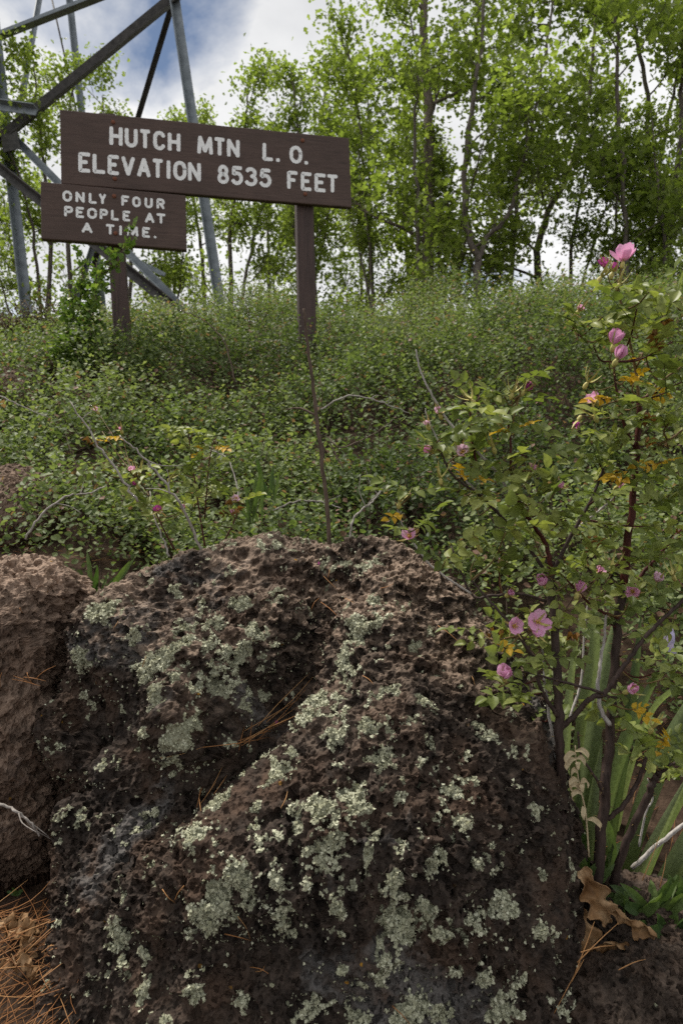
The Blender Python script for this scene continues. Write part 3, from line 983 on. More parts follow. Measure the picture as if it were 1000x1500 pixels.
def make_signs():
    rng = np.random.default_rng(12)
    th1, th2 = .04, .05
    base = on_plane(450, 470, -.1); base[2] = gz(base[0], base[1])
    big = thing('elevation_sign', base, 'long brown wooden sign with white letters reading HUTCH MTN L. O. ELEVATION 8535 FEET', 'sign')
    make_board('board', [(88, 160), (511, 202), (515, 304), (90, 269)], 0, th1, big, rng)
    r1 = ('', (160, 213), (455, 242), 29, 26,
          [('H', 160.5, 180), ('U', 183, 202), ('T', 204.5, 221), ('C', 224.5, 243), ('H', 246, 264.5),
           ('M', 289, 312), ('T', 313.5, 330), ('N', 332.5, 351), ('L', 384.5, 400.5), ('.', 403.5, 410.5), ('O', 424, 442.5), ('.', 445, 452)])
    r2 = ('', (115, 252), (495, 283.5), 29.5, 27,
          [('E', 115, 133.5), ('L', 136, 155.5), ('E', 158, 175.5), ('V', 178, 198), ('A', 201, 221), ('T', 223, 239.5), ('I', 242.5, 251.5), ('O', 254, 273.5), ('N', 275.5, 294.5),
           ('8', 318.5, 335.5), ('5', 339, 356), ('3', 359, 377), ('5', 380, 397.5), ('F', 420.5, 436.5), ('E', 440.5, 457), ('E', 460.5, 477.5), ('T', 478.5, 495)])
    letters(big, [r1, r2], .0100, 0, rng)
    for x, y in ((166, 179), (168.5, 262), (443, 206), (447, 284.5)): bolt(x, y, 0, big)
    pw = .098
    po = -(th1 + pw / 2) - .001
    a = on_plane(443, 208, po); b = on_plane(452, 500, po); b = a + (b - a) * 1.0
    b[2] = min(b[2], gz(b[0], b[1]) - .25)
    post('post', a, b, pw, big)
    pw2 = .088
    po2 = -(th1 + pw2 / 2) - .001
    a = on_plane(158, 172, po2); b = on_plane(183, 535, po2)
    d = (b - a) / (a[2] - b[2]); b = a + d * (a[2] - gz(b[0], b[1]) + .3)
    post('post', a, b, pw2, big)
    sb = on_plane(167, 358, .0)
    small = thing('warning_sign', sb, 'smaller brown wooden sign reading ONLY FOUR PEOPLE AT A TIME, below the long sign', 'sign')
    off2 = .012
    make_board('board', [(59.7, 265.5), (272, 286), (273.8, 366), (61, 349.5)], off2, th2, small, rng)
    q1 = ('', (93, 295), (242, 307), 16.2, 15.5, [('O', 92, 106), ('N', 111, 124.5), ('L', 130.5, 142.5), ('Y', 145, 156), ('F', 178, 190), ('O', 194, 206.5), ('U', 212, 224), ('R', 229.5, 241.5)])
    q2 = ('', (94, 317.5), (242, 328.5), 16.2, 15.2, [('P', 94.5, 107.5), ('E', 111.5, 124), ('O', 128, 142.5), ('P', 146.5, 158.5), ('L', 163, 175), ('E', 180, 191.5), ('A', 212.5, 226.5), ('T', 229, 243)])
    q3 = ('', (120, 341), (232, 349.5), 15.8, 15.2, [('A', 120, 136), ('T', 155, 168.5), ('I', 173, 181), ('M', 186.5, 203), ('E', 208.5, 220.5), ('.', 224, 231)])
    letters(small, [q1, q2, q3], .0066, off2, rng)
    for x, y in ((167.5, 287.5), (169.5, 342)): bolt(x, y, off2, small)


make_signs()


# ------------------------------------------------------------------ lookout tower
def angle_bar(p, q, size, th, side, up):
    "steel angle: two plates meeting at a right angle"
    p, q = np.array(p), np.array(q)
    ax = unit(q - p)
    a = unit(np.array(side) - ax * np.dot(side, ax))
    b = unit(np.array(up) - ax * np.dot(up, ax) - a * np.dot(up, a))
    c, h = (p + q) / 2, (q - p) / 2
    A = Acc()
    A.add(*box_axes(c + a * size / 2, h, a * size / 2, b * th / 2))
    A.add(*box_axes(c + b * (size / 2 + th / 2), h * .9999, a * th / 2, b * size / 2))
    return A


def make_tower():
    root = thing('lookout_tower', at(330, 490, 9.2), 'galvanized steel lookout tower with braced legs behind the signs', 'tower')

    def member(name, P, Q, size, mat='steel', side=(1, 0, 0), up=(0, 1, 0), th=.014, ext=(0, 0)):
        a, b = at(*P), at(*Q)
        d = b - a
        a, b = a - d * ext[0], b + d * ext[1]
        angle_bar(a, b, size, th, side, up).build(name, MAT[mat], root, False)

    member('leg', (252, 0, 9.5), (322, 475, 9.0), .11, side=(1, -.1, 0), up=(.1, -1, 0), ext=(.9, .12))
    member('leg', (-14, 0, 10.4), (36, 445, 10.0), .11, side=(1, -.1, 0), up=(.1, -1, 0), ext=(.9, .12))
    member('leg', (100, 0, 13.6), (132, 300, 13.2), .10, side=(1, 0, 0), up=(0, -1, 0), ext=(1.2, .7))
    member('brace', (430, -135, 9.25), (6, 210, 10.0), .145, 'steel_dark', side=(.5, -.2, .8), up=(0, -1, .15), th=.016, ext=(0, .02))
    member('girt', (-50, 79, 10.1), (215, -24, 9.7), .13, side=(.3, -.1, 1), up=(0, -1, 0), ext=(.4, .3))
    member('girt', (-60, 144, 10.0), (56, 160, 9.6), .10, side=(.1, -.3, -1), up=(0, -1, .1))
    member('brace', (58, -10, 12.0), (22, 192, 10.3), .065, side=(1, .2, 0), up=(0, -1, 0), ext=(.5, 0))
    member('brace', (252, -5, 9.8), (201, 165, 10.6), .075, 'steel_dark', side=(1, .2, 0), up=(0, -1, 0), ext=(.02, 1.6))
    member('brace', (18, 203, 10.05), (268, 456, 9.4), .085, side=(.7, -.2, .7), up=(0, -1, 0))
    member('brace', (-40, 212, 9.8), (262, 452, 9.2), .10, 'steel_dark', side=(-.7, -.4, -.7), up=(0, -.5, -1))
    member('brace', (-30, 202, 9.9), (16, 206, 9.95), .085, 'steel_dark', side=(0, -.2, -1), up=(0, -1, 0))
    member('brace', (137, 355, 11.5), (122, 400, 11.6), .07, side=(1, 0, 0), up=(0, -1, 0), ext=(.2, 1.6))
    member('brace', (137, 352, 11.5), (215, 392, 10.6), .06, side=(.3, 0, 1), up=(0, -1, 0), ext=(0, .3))
    V, F = tube(np.array([at(70, -30, 12.5), at(98, 95, 12.5), at(118, 190, 12.5)]), [.016, .016], 6)
    obj('cable', V, F, MAT['steel_dark'], root)
    for (x, y, d, s) in ((16, 208, 9.85, .12),):
        V, F = box_axes(at(x, y, d), np.array([s, 0, .03]), np.array([0, .008, 0]), np.array([-.02, 0, s]))
        obj('gusset_plate', V, F, MAT['steel_dark'], root, None, False)


make_tower()


# ------------------------------------------------------------------ leaf templates
# small oval leaf, folded on its midrib
OVAL_V = np.array([(0, 0, 0), (.32, .38, .07), (.24, .78, .05), (0, 1, -.04), (-.24, .78, .05), (-.32, .38, .07)])
OVAL_F = np.array([(0, 1, 3), (1, 2, 3), (0, 3, 5), (5, 3, 4)])
KITE_V = np.array([(0, 0, 0), (.36, .55, .08), (0, 1, -.03), (-.36, .55, .08)])
KITE_F = np.array([(0, 1, 2), (0, 2, 3)])
# lobed oak leaf
_o = [(.05, .10), (.32, .30), (.10, .42), (.42, .64), (.13, .76), (.12, 1.0)]
OAK_V = np.array([(0, 0, 0)] + [(x, y, .10 * abs(x) / .4) for x, y in _o] + [(-x, y, .10 * abs(x) / .4) for x, y in _o[::-1]] + [(0, .45, -.02), (0, .8, -.06)])
OAK_F = np.array([(0, 2, 13), (2, 3, 13), (3, 4, 14), (13, 3, 14), (4, 6, 14), (14, 6, 7), (0, 13, 11), (11, 13, 10), (10, 14, 9), (13, 14, 10), (9, 14, 7)])
# three-lobed currant leaf
CUR_V = np.array([(0, 0, 0), (.42, .10, .06), (.52, .48, .08), (.26, .55, .0), (.22, .95, .04), (0, 1.0, -.05), (-.22, .95, .04), (-.26, .55, .0), (-.52, .48, .08), (-.42, .10, .06)])
CUR_F = np.array([(0, 1, 2), (0, 2, 3), (0, 3, 7), (3, 4, 5), (3, 5, 7), (7, 5, 6), (0, 7, 8), (0, 8, 9)])


# ------------------------------------------------------------------ oak trees
def leaves_at(A, anchors, dirs, per, size, rng, tint_f, tmplV, tmplF, spread=.06):
    n = len(anchors)
    P = np.repeat(anchors, per, 0) + rng.normal(0, spread, (n * per, 3))
    base = np.repeat(dirs, per, 0)
    y = unit(base * .5 + rng.normal(0, .75, (n * per, 3)) + [0, 0, -.12])
    nr = unit(rng.normal(0, .55, (n * per, 3)) + [0, 0, 1.0])
    s = rng.uniform(size * .65, size * 1.25, n * per)
    t = np.clip(tint_f + np.repeat(rng.normal(0, .16, n), per) + rng.normal(0, .16, n * per), 0, 1)
    A.add(*scatter(tmplV, tmplF, P, y, nr, s, t))


def limb_set(rng, start, d, length, r0, level, out, ends):
    "one branch with its side branches; out = tubes, ends = leaf anchors"
    n = 7 if level == 0 else 5
    P = [np.array(start)]
    d = unit(d)
    for i in range(n):
        d = unit(d + rng.normal(0, .16 + .05 * level, 3) + [0, 0, .07])
        P.append(P[-1] + d * length / n)
    P = np.array(P)
    R = np.linspace(r0, max(r0 * .25, .0022), n + 1)
    out.append((P, R, level))
    if level >= 2:
        for f in (.45, .75, 1.0):
            ends.append((P[int(round(f * n))], d))
        return
    k = rng.integers(4, 7) if level == 0 else rng.integers(3, 6)
    for j in range(k):
        f = rng.uniform(.25, 1.0)
        i = min(int(f * n), n - 1)
        b = P[i]
        ang = rng.normal(0, 1, 3)
        dd = unit(unit(P[i + 1] - P[i]) * .75 + unit(ang) * .85 + [0, 0, .12])
        limb_set(rng, b, dd, length * rng.uniform(.35, .6), R[i] * .6, level + 1, out, ends)
    ends.append((P[-1], d))


def tree(name, stems, label, rng, limbs=9, limb_len=1.0, lo=.12, leaf=.095, per=6, group='oak trees along the crest', cat='tree', bark='oak_bark', leafy=True, spread=.12, tint=.52):
    "stems: list of (polyline, radii); every stem carries limbs"
    b0 = stems[0][0][0]
    root = thing(name, (b0[0], b0[1], b0[2]), label, cat, group)
    ends = []
    for P0, R0 in stems:
        P = smooth_line(P0, 5)
        P[1:-1] += rng.normal(0, .012, P[1:-1].shape)
        R0 = np.asarray(R0) * .8
        V, F = tube(P, R0, 8)
        obj('trunk', V, F, MAT[bark], root)
        m = len(P)
        for j in range(limbs):
            f = lo + (1 - lo) * (j + rng.uniform(0, 1)) / limbs
            i = min(int(f * m), m - 2)
            az = rng.uniform(0, 2 * math.pi)
            d = np.array([math.cos(az), math.sin(az), rng.uniform(.15, .9)])
            r = np.interp(f, np.linspace(0, 1, len(R0)), R0)
            out = []
            limb_set(rng, P[i], d, limb_len * rng.uniform(.6, 1.1) * (1.05 - .45 * f), max(r * .45, .008), 0, out, ends)
            A = Acc()
            for Q, R, lv in out:
                A.add(*tube(Q, R, 5 if lv == 0 else 3, False))
            A.build('limb', MAT[bark], root)
    if leafy:
        A = Acc()
        an = np.array([e[0] for e in ends]); dr = np.array([e[1] for e in ends])
        leaves_at(A, an, dr, per, leaf * .76, rng, tint, OAK_V, OAK_F, spread)
        c = A.build('crown', MAT['oak_leaf'], root, smooth=False)
        c['kind'] = 'stuff'
    return root


def copy_tree(o, loc, rotz, scale, label):
    c = o.copy(); COL.objects.link(c)
    c.location = loc; c.rotation_euler = (0, 0, rotz); c.scale = (scale,) * 3
    c['label'] = label
    for ch in list(o.children):
        k = ch.copy(); COL.objects.link(k); k.parent = c
    return c


def stem_px(l, r0, r1, rootdrop=True):
    P = pts(l)
    if rootdrop:
        g = gz(P[0][0], P[0][1])
        P = np.vstack([[P[0][0], P[0][1], min(g - .05, P[0][2] - .1)], P])
    return P, np.linspace(r0, r1, 4)


def make_trees():
    R = np.random.default_rng
    t = {}
    t['straight'] = tree('oak_tree', [stem_px([(626, 440, 8.0), (627, 330, 8.0), (629, 200, 8.0), (622, 90, 8.1), (618, -40, 8.1), (614, -200, 8.2)], .095, .045)],
                         'tall oak with thick straight pale trunk, just right of the long sign', R(31), 12, 1.2, .1, .092, 4, bark='pine_bark')
    t['fork'] = tree('oak_tree', [stem_px([(697, 430, 7.2), (698, 385, 7.2), (684, 330, 7.2), (681, 255, 7.2), (692, 150, 7.25), (705, 60, 7.3), (712, -60, 7.3)], .06, .02),
                                  (pts([(699, 385, 7.2), (712, 350, 7.18), (742, 315, 7.1), (762, 250, 7.05), (782, 170, 7.0), (800, 60, 7.0), (812, -40, 7.0)]), np.array([.035, .022, .012]))],
                     'slender oak whose dark stem forks low in a Y shape behind the shrubs', R(32), 7, 1.0, .16, .092, 4)
    t['lean'] = tree('oak_tree', [stem_px([(787, 420, 8.6), (786, 365, 8.6), (803, 310, 8.6), (825, 270, 8.6), (845, 215, 8.7), (862, 140, 8.7), (872, 20, 8.8), (880, -120, 8.9)], .065, .02)],
                     'oak with a crooked stem bending to the right, left of the tallest rose', R(33), 10, 1.15, .15, .095, 4)
    t['right'] = tree('oak_tree', [stem_px([(985, 420, 7.6), (977, 360, 7.6), (985, 300, 7.6), (994, 200, 7.65), (999, 80, 7.7), (1005, -80, 7.7)], .06, .025),
                                   stem_px([(975, 420, 7.7), (968, 330, 7.7), (950, 230, 7.8), (944, 120, 7.8), (925, 10, 7.9), (915, -120, 8.0)], .05, .02)],
                      'oak of two stems at the right edge behind the tallest rose', R(34), 7, 1.1, .15, .095, 4)
    t['thin'] = tree('oak_tree', [stem_px([(610, 440, 7.4), (612, 330, 7.4), (606, 200, 7.4), (614, 110, 7.45), (600, 20, 7.5)], .035, .012)],
                     'thin dark stemmed oak sapling close to the left of the thick pale trunk', R(35), 8, .75, .15, .09, 4)
    t['small'] = tree('oak_tree', [stem_px([(340, 460, 11.0), (338, 330, 11.0), (352, 240, 11.0), (360, 170, 11.0), (366, 110, 11.0)], .06, .012),
                                   stem_px([(352, 455, 11.0), (372, 350, 11.1), (392, 280, 11.1), (425, 215, 11.1)], .045, .012)],
                      'short twin stemmed oak showing above the middle of the long sign', R(36), 7, .95, .15, .095, 4)
    t['left'] = tree('oak_tree', [stem_px([(105, 450, 12.0), (100, 330, 12.0), (110, 230, 12.0), (104, 150, 12.0), (112, 105, 12.0)], .07, .012),
                                  stem_px([(190, 455, 12.0), (192, 330, 12.2), (160, 230, 12.2), (150, 140, 12.2)], .06, .012)],
                     'twin stemmed oak behind the tower brace at the upper left', R(37), 7, 1.15, .15, .10, 4)
    # the rest of the grove
    def cp(k, px, d, rot, sc, label):
        p = at(px, 430, d)
        return copy_tree(t[k], (p[0], p[1], gz(p[0], p[1]) - .1), rot, sc, label)
    cp('small', 462, 10.2, 2.1, .92, 'short oak showing above the right end of the long sign')
    cp('thin', 545, 8.8, 1.2, 1.0, 'slim oak just right of the long sign edge')
    cp('thin', 672, 8.6, 3.7, 1.15, 'thin oak between the thick pale trunk and the forked stem')
    cp('lean', 1080, 8.2, 4.9, 1.0, 'oak beyond the right edge whose branches reach into the picture')
    cp('thin', 915, 7.2, .4, 1.2, 'thin upright oak nearest above the tallest rose')
    cp('small', 70, 10.8, 4.1, .95, 'oak between the two near tower legs behind the small sign')
    cp('left', 300, 13.5, 2.4, .95, 'taller oak behind the long sign beside the right tower leg')
    cp('small', 445, 11.6, 5.3, 1.05, 'oak right behind the right post, its crown over the long sign')
    cp('small', 30, 13.5, 3.3, .75, 'small oak at the left edge behind the tower leg')
    cp('small', 250, 13.0, 5.0, .85, 'low oak behind the foot of the tower brace')
    cp('small', 535, 12.0, 4.0, 1.0, 'small oak far behind the right post of the long sign')
    cp('small', 400, 13.0, 1.1, .95, 'low oak behind the tower leg and the right post')
    cp('small', 545, 8.4, 2.0, .5, 'knee high oak scrub on the crest beside the right post')
    cp('small', 660, 8.2, 3.0, .5, 'knee high oak scrub on the crest right of the thick pale trunk')
    cp('small', 745, 8.0, 4.2, .55, 'knee high oak scrub on the crest between the forked and crooked stems')
    cp('small', 835, 7.8, 5.6, .6, 'knee high oak scrub on the crest in the gap left of the tallest rose')
    cp('small', 905, 7.4, .6, .5, 'knee high oak scrub just behind the top flower of the tallest rose')
    cp('small', 975, 7.2, 1.6, .55, 'knee high oak scrub on the crest at the right edge')
    cp('small', 600, 9.4, .9, .8, 'bushy low oak at the foot of the thick pale trunk')
    cp('small', 950, 8.6, 5.4, .85, 'bushy low oak at the right under the taller crowns')


make_trees()


# ------------------------------------------------------------------ the thicket on the slope
_dr = np.random.default_rng(64)
DOMES = []
for _ in range(2600):
    _y = 1.75 + 4.3 * _dr.uniform() ** .9
    _x = _dr.uniform(-.66, .70) * (_y + .6)
    _rad = _dr.uniform(.15, .42)
    if all((_x - q[0]) ** 2 + (_y - q[1]) ** 2 > (.70 * (_rad + q[2])) ** 2 for q in DOMES):
        DOMES.append((_x, _y, _rad, _dr.uniform(.7, 1.25) * (1 + .3 * (_y > 3.6) * _dr.uniform(-1, 1)), _dr.normal(0, .17)))
DOMES = np.array(DOMES)


def thick(x, y):
    "height of the shrub layer: rounded bushes side by side; returns height, outward lean, shade of the bush"
    best = np.full(len(x), -1.0); lean = np.zeros((len(x), 2)); hue = np.zeros(len(x))
    for (cx, cy, r, s, t) in DOMES:
        q = ((x - cx) ** 2 + (y - cy) ** 2) / r ** 2
        m = q < 1
        h = np.where(m, np.sqrt(np.clip(1 - q, 0, 1)) * r * s, -1)
        w = h > best
        best = np.where(w, h, best)
        lean[w] = np.stack([(x - cx)[w] / r, (y - cy)[w] / r], -1)
        hue = np.where(w, t, hue)
    p = np.stack([x, y, np.zeros_like(x)], -1)
    h = .09 + np.maximum(best, 0) * 1.0 + .05 * fbm(p, 5, 2, 61)
    h = h + .07 * np.clip((x + .2) / 1.5, -1, 1) * np.clip((y - 2.4) / 1.5, 0, 1) + .05 * (y > 3.2)
    h = h * np.clip((y - 1.5) / .25, 0, 1)
    left = np.clip((-.95 - x - .12 * (y - 2)) / .5, 0, 1)          # barer, rocky ground at the left
    return np.clip(h * (1 - .35 * left), .03, .75), lean, hue, best > 0


def make_thicket():
    rng = np.random.default_rng(77)
    n = 25000
    y = 1.55 + 4.3 * rng.uniform(0, 1, n) ** .85
    x = rng.uniform(-.62, .66, n) * (y + .6)
    keep = ~((np.abs(x + .2) < .35) & (y < 1.72)) & ~((x < -.90) & (y > 1.9) & (y < 2.34))
    x, y = x[keep], y[keep]
    h, lean, hue, on = thick(x, y)
    pr = rng.uniform(0, 1, len(x)) < np.where(on, 1.0, .42)
    x, y, h, lean, hue = x[pr], y[pr], h[pr], lean[pr], hue[pr]
    g = ground_z(x, y)
    k = len(x)
    top = h * rng.uniform(.72, 1.06, k)
    ln = rng.uniform(.10, .24, k) * np.where(rng.uniform(0, 1, k) < .05, 1.5, 1)
    d = unit(np.stack([rng.normal(0, .34, k) + .8 * lean[:, 0], rng.normal(-.1, .32, k) + .8 * lean[:, 1], np.full(k, .9)], -1))
    B = np.stack([x, y, g + np.maximum(top - ln * .8, 0)], -1)
    m = 12
    A = Acc()
    patch = fbm(np.stack([x, y, x * 0], -1), 1.3, 3, 71)
    dry = np.clip((y - 3.6) / .9, 0, 1) * (fbm(np.stack([x, y, x * 0], -1), 2.2, 2, 81) > .12)
    f = (np.arange(m) + .6) / m
    bend = rng.normal(0, .22, (k, 3))
    P = B[:, None] + d[:, None] * (ln[:, None] * f)[..., None] + bend[:, None] * (ln[:, None] * f ** 2)[..., None]
    az = rng.uniform(0, 6.28, (k, 1)) + (np.arange(m) % 2) * math.pi + (np.arange(m) // 2) * 1.57
    side = np.stack([np.cos(az), np.sin(az), np.full_like(az, .25)], -1) + d[:, None] * .35 + rng.normal(0, .28, (k, m, 3))
    P = P.reshape(-1, 3); side = side.reshape(-1, 3)
    nr = np.repeat(d, m, 0) * .8 + [0, -.1, .5] + rng.normal(0, .45, P.shape)
    size = rng.uniform(.0145, .026, len(P)) * np.repeat(rng.uniform(.8, 1.2, k), m)
    size = size * np.repeat(np.interp(y, [1.5, 2.6], [.76, 1.0]), m)
    tint = np.clip(.44 + np.repeat(hue, m) + .10 * np.repeat(patch, m) + np.repeat(rng.normal(0, .08, k), m) + rng.normal(0, .13, len(P)) + .18 * np.tile(f - .5, k), 0, .86)
    odd = rng.uniform(0, 1, len(P))
    tint = np.where(odd < .045, .94, tint)
    tint = np.where((np.repeat(dry, m) > 0) & (odd < .16), 1.0, tint)
    wid = rng.uniform(.85, 1.35, len(P))
    far = np.repeat(y > 2.15, m)
    for sel, tv, tf in ((~far, OVAL_V, OVAL_F), (far, KITE_V, KITE_F)):
        A.add(*scatter(tv, tf, P[sel] + unit(side[sel]) * .004, side[sel], nr[sel], size[sel], tint[sel], wid[sel]))
    o = A.build('snowberry_thicket', MAT['thicket'], None, smooth=False, base=(0, 3, 1))
    tag(o, 'dense low green snowberry thicket covering the slope below the signs', 'shrubs', None, 'stuff')
    # its woody stems
    S = Acc()
    for i in rng.choice(k, 1500, replace=False):
        p0 = np.array([x[i] + rng.normal(0, .12), y[i] + rng.normal(0, .1), g[i] - .02])
        p1 = B[i]; p2 = B[i] + d[i] * ln[i] + bend[i] * ln[i]
        mid = (p0 + p1) / 2 + rng.normal(0, .03, 3)
        S.add(*tube(np.array([p0, mid, p1, p2]), [rng.uniform(.0018, .0035), .001], 4, False))
    s = S.build('thicket_stems', MAT['twig'], None, base=(0, 3, 1))
    tag(s, 'tangle of thin brown stems inside the thicket', 'stems', None, 'stuff')


make_thicket()


def branch(name, l, r, mat, label, forks=2, seed=0, cat='branch', group=None, jit=.42):
    "a bare branch with a few side twigs"
    rng = np.random.default_rng(seed)
    P = smooth_line(pts(l), 6)
    P[1:-1] += rng.normal(0, r[0] * jit, P[1:-1].shape)
    base = P[0] if P[0][2] < P[-1][2] else P[-1]
    root = thing(name, base, label, cat, group)
    r = [q * .68 for q in r]
    V, F = tube(P, r, 6)
    obj('stem', V, F, MAT[mat], root)
    for j in range(forks):
        i = rng.integers(len(P) // 4, len(P) - 2)
        d = unit(unit(P[i + 1] - P[i]) + rng.normal(0, .8, 3))
        L = rng.uniform(.03, .09)
        Q = np.array([P[i], P[i] + d * L * .5 + rng.normal(0, .004, 3), P[i] + d * L + rng.normal(0, .008, 3)])
        rr = np.interp(i / len(P), np.linspace(0, 1, len(r)), r)
        V, F = tube(smooth_line(Q, 3), [rr * .6, rr * .25], 5)
        obj('side_twig', V, F, MAT[mat], root)
    return root


branch('dead_stalk', [(485, 830, 1.57), (478, 730, 1.56), (468, 650, 1.55), (459, 570, 1.55), (450, 500, 1.55), (445, 452, 1.55)], [.0085, .0072, .005], 'twig',
       'tall straight dead brown stalk rising behind the boulder in front of the right post', 2, 1, 'stalk', jit=.10)
branch('bare_branch', [(298, 812, 1.58), (272, 752, 1.55), (240, 705, 1.54), (205, 665, 1.54), (176, 638, 1.54)], [.005, .004, .0022], 'grey_twig',
       'bleached bare branch leaning left from behind the boulder top', 4, 2)
branch('bare_branch', [(202, 735, 1.56), (178, 700, 1.56), (150, 660, 1.56), (125, 620, 1.57), (103, 588, 1.58)], [.0045, .0035, .002], 'grey_twig',
       'long bleached rose cane slanting up to the left over the shrubs', 3, 3)
branch('bare_branch', [(38, 790, 1.75), (60, 755, 1.77), (95, 728, 1.8), (130, 722, 1.85), (155, 712, 1.9)], [.0045, .004, .0025], 'grey_twig',
       'curved grey branch over the dark hollow above the tan boulder', 2, 4)
branch('bare_branch', [(248, 815, 1.62), (238, 785, 1.66), (228, 760, 1.7), (220, 720, 1.75)], [.004, .0032, .002], 'grey_twig',
       'short pale twig standing at the left shoulder of the boulder', 2, 5)
branch('bare_branch', [(512, 790, 1.6), (516, 765, 1.6), (527, 750, 1.62), (545, 735, 1.64), (560, 715, 1.66)], [.0042, .0035, .002], 'grey_twig',
       'pale crooked twig rising from the notch in the boulder top', 3, 6)
branch('bare_branch', [(505, 690, 2.2), (480, 640, 2.25), (500, 655, 2.2), (540, 640, 2.3), (575, 615, 2.35)], [.004, .0035, .002], 'twig',
       'brown arching branch deep in the shrubs right of the dead stalk', 2, 7)
branch('bare_branch', [(470, 600, 2.5), (510, 580, 2.5), (560, 590, 2.5), (600, 605, 2.5)], [.005, .004, .002], 'grey_twig',
       'grey arching branch lying across the middle of the shrubs', 3, 8)
branch('bare_branch', [(345, 560, 2.9), (330, 505, 2.95), (312, 480, 3.0), (285, 462, 3.0), (255, 452, 3.0)], [.0055, .004, .0022], 'twig',
       'brown branch arching out of the shrubs below the tower leg', 4, 9)
branch('bare_branch', [(350, 740, 1.8), (345, 700, 1.85), (330, 670, 1.9), (300, 655, 1.95)], [.003, .0025, .0015], 'grey_twig',
       'thin pale hooked twig among the shrubs behind the boulder', 2, 10)
branch('bare_branch', [(0, 580, 2.4), (40, 598, 2.4), (75, 612, 2.4)], [.004, .003, .002], 'grey_twig',
       'short grey stick lying by the flat rock at the left edge', 1, 11)
branch('bare_branch', [(400, 748, 1.75), (430, 735, 1.78), (470, 735, 1.8), (500, 745, 1.8)], [.0035, .003, .002], 'grey_twig',
       'level pale twig just above the boulder top beside the dead stalk', 2, 13)
branch('bare_branch', [(-10, 1175, 1.25), (20, 1187, 1.24), (40, 1200, 1.24), (58, 1225, 1.24)], [.004, .0035, .0025], 'grey_twig',
       'grey dead root caught between the tan boulder and the lichen boulder', 3, 14)


# ------------------------------------------------------------------ currant bush in front of the left post, dry shrub behind it
def leafy_bush(name, label, cat, stems, mat, tV, tF, leaf, per, seed, spread, tint=.45, stem_r=.006, wood='twig', twigs=14, twl=.12):
    rng = np.random.default_rng(seed)
    root = thing(name, pts(stems[0])[0], label, cat)
    anchors, dirs = [], []
    for l in stems:
        P = smooth_line(pts(l), 6)
        P[1:] += rng.normal(0, .006, P[1:].shape)
        V, F = tube(P, [stem_r, stem_r * .35], 6)
        obj('stem', V, F, MAT[wood], root)
        S = Acc()
        for j in range(twigs):
            i = int(rng.uniform(.12, .78) * (len(P) - 1))
            d = unit(rng.normal(0, 1, 3) + [0, 0, .7])
            L = rng.uniform(.5, 1.2) * twl
            Q = smooth_line(np.array([P[i], P[i] + d * L * .5 + rng.normal(0, .01, 3), P[i] + d * L]), 3)
            S.add(*tube(Q, [stem_r * .35, stem_r * .15], 4, False))
            for q in Q[1:]:
                anchors.append(q); dirs.append(d)
        for q in P[len(P) // 6:]:
            anchors.append(q); dirs.append(np.array([0, 0, 1.0]))
        S.build('twigs', MAT[wood], root)
    A = Acc()
    leaves_at(A, np.array(anchors), np.array(dirs), per, leaf, rng, tint, tV, tF, spread)
    c = A.build('foliage', mat, root, smooth=False)
    c['kind'] = 'stuff'
    return root


leafy_bush('currant_bush', 'bright green leafy currant bush climbing in front of the small sign post', 'bush',
           [[(122, 560, 3.35), (126, 480, 3.38), (140, 420, 3.4), (174, 375, 3.4), (188, 348, 3.4), (197, 325, 3.4)],
            [(118, 560, 3.35), (115, 500, 3.35), (120, 440, 3.38), (120, 390, 3.4), (110, 362, 3.4)],
            [(135, 560, 3.3), (105, 500, 3.32), (108, 450, 3.35), (112, 410, 3.36)],
            [(125, 560, 3.3), (128, 500, 3.3), (138, 440, 3.3), (144, 385, 3.32)],
            [(112, 560, 3.2), (95, 520, 3.2), (84, 490, 3.2)]],
           MAT['currant'], CUR_V, CUR_F, .026, 2, 41, .012, .66, .005, 'twig', 18, .075)
leafy_bush('dry_shrub', 'brownish half dry shrub below the left tower leg', 'shrub',
           [[(x0, 550, 4.5), ((x0 + x1) / 2, 505, 4.5), (x1, y1, 4.5)] for x0, x1, y1 in
            ((40, 10, 455), (45, 40, 440), (50, 70, 437), (55, 95, 450), (35, -10, 470), (60, 110, 470), (48, 55, 460), (20, -40, 480))],
           MAT['dry_shrub'], OVAL_V, OVAL_F, .022, 4, 42, .035, .5, .008, 'twig', 34, .17)


# ------------------------------------------------------------------ the wild rose
def leaflet(L, W, rng):
    "toothed oval leaflet: midrib and two curled halves"
    n = 6
    t = np.linspace(0, 1, n)
    w = W * .5 * np.sin(np.pi * np.clip(t, 0, 1) ** .85) ** .75
    w[0] = .0005; w[-1] = .0006
    V, F = [], []
    for i in range(n):
        yy = L * t[i]; zz = -.22 * L * t[i] ** 2
        tooth = 1 + (.10 if i % 2 else -.04)
        V += [(-w[i] * tooth, yy, zz + w[i] * .45), (-w[i] * .5, yy, zz + w[i] * .16), (0, yy, zz), (w[i] * .5, yy, zz + w[i] * .16), (w[i] * tooth, yy, zz + w[i] * .45)]
    for i in range(n - 1):
        for j in range(4):
            F.append((i * 5 + j, i * 5 + j + 1, i * 5 + j + 6, i * 5 + j + 5))
    return np.array(V), np.array(F)


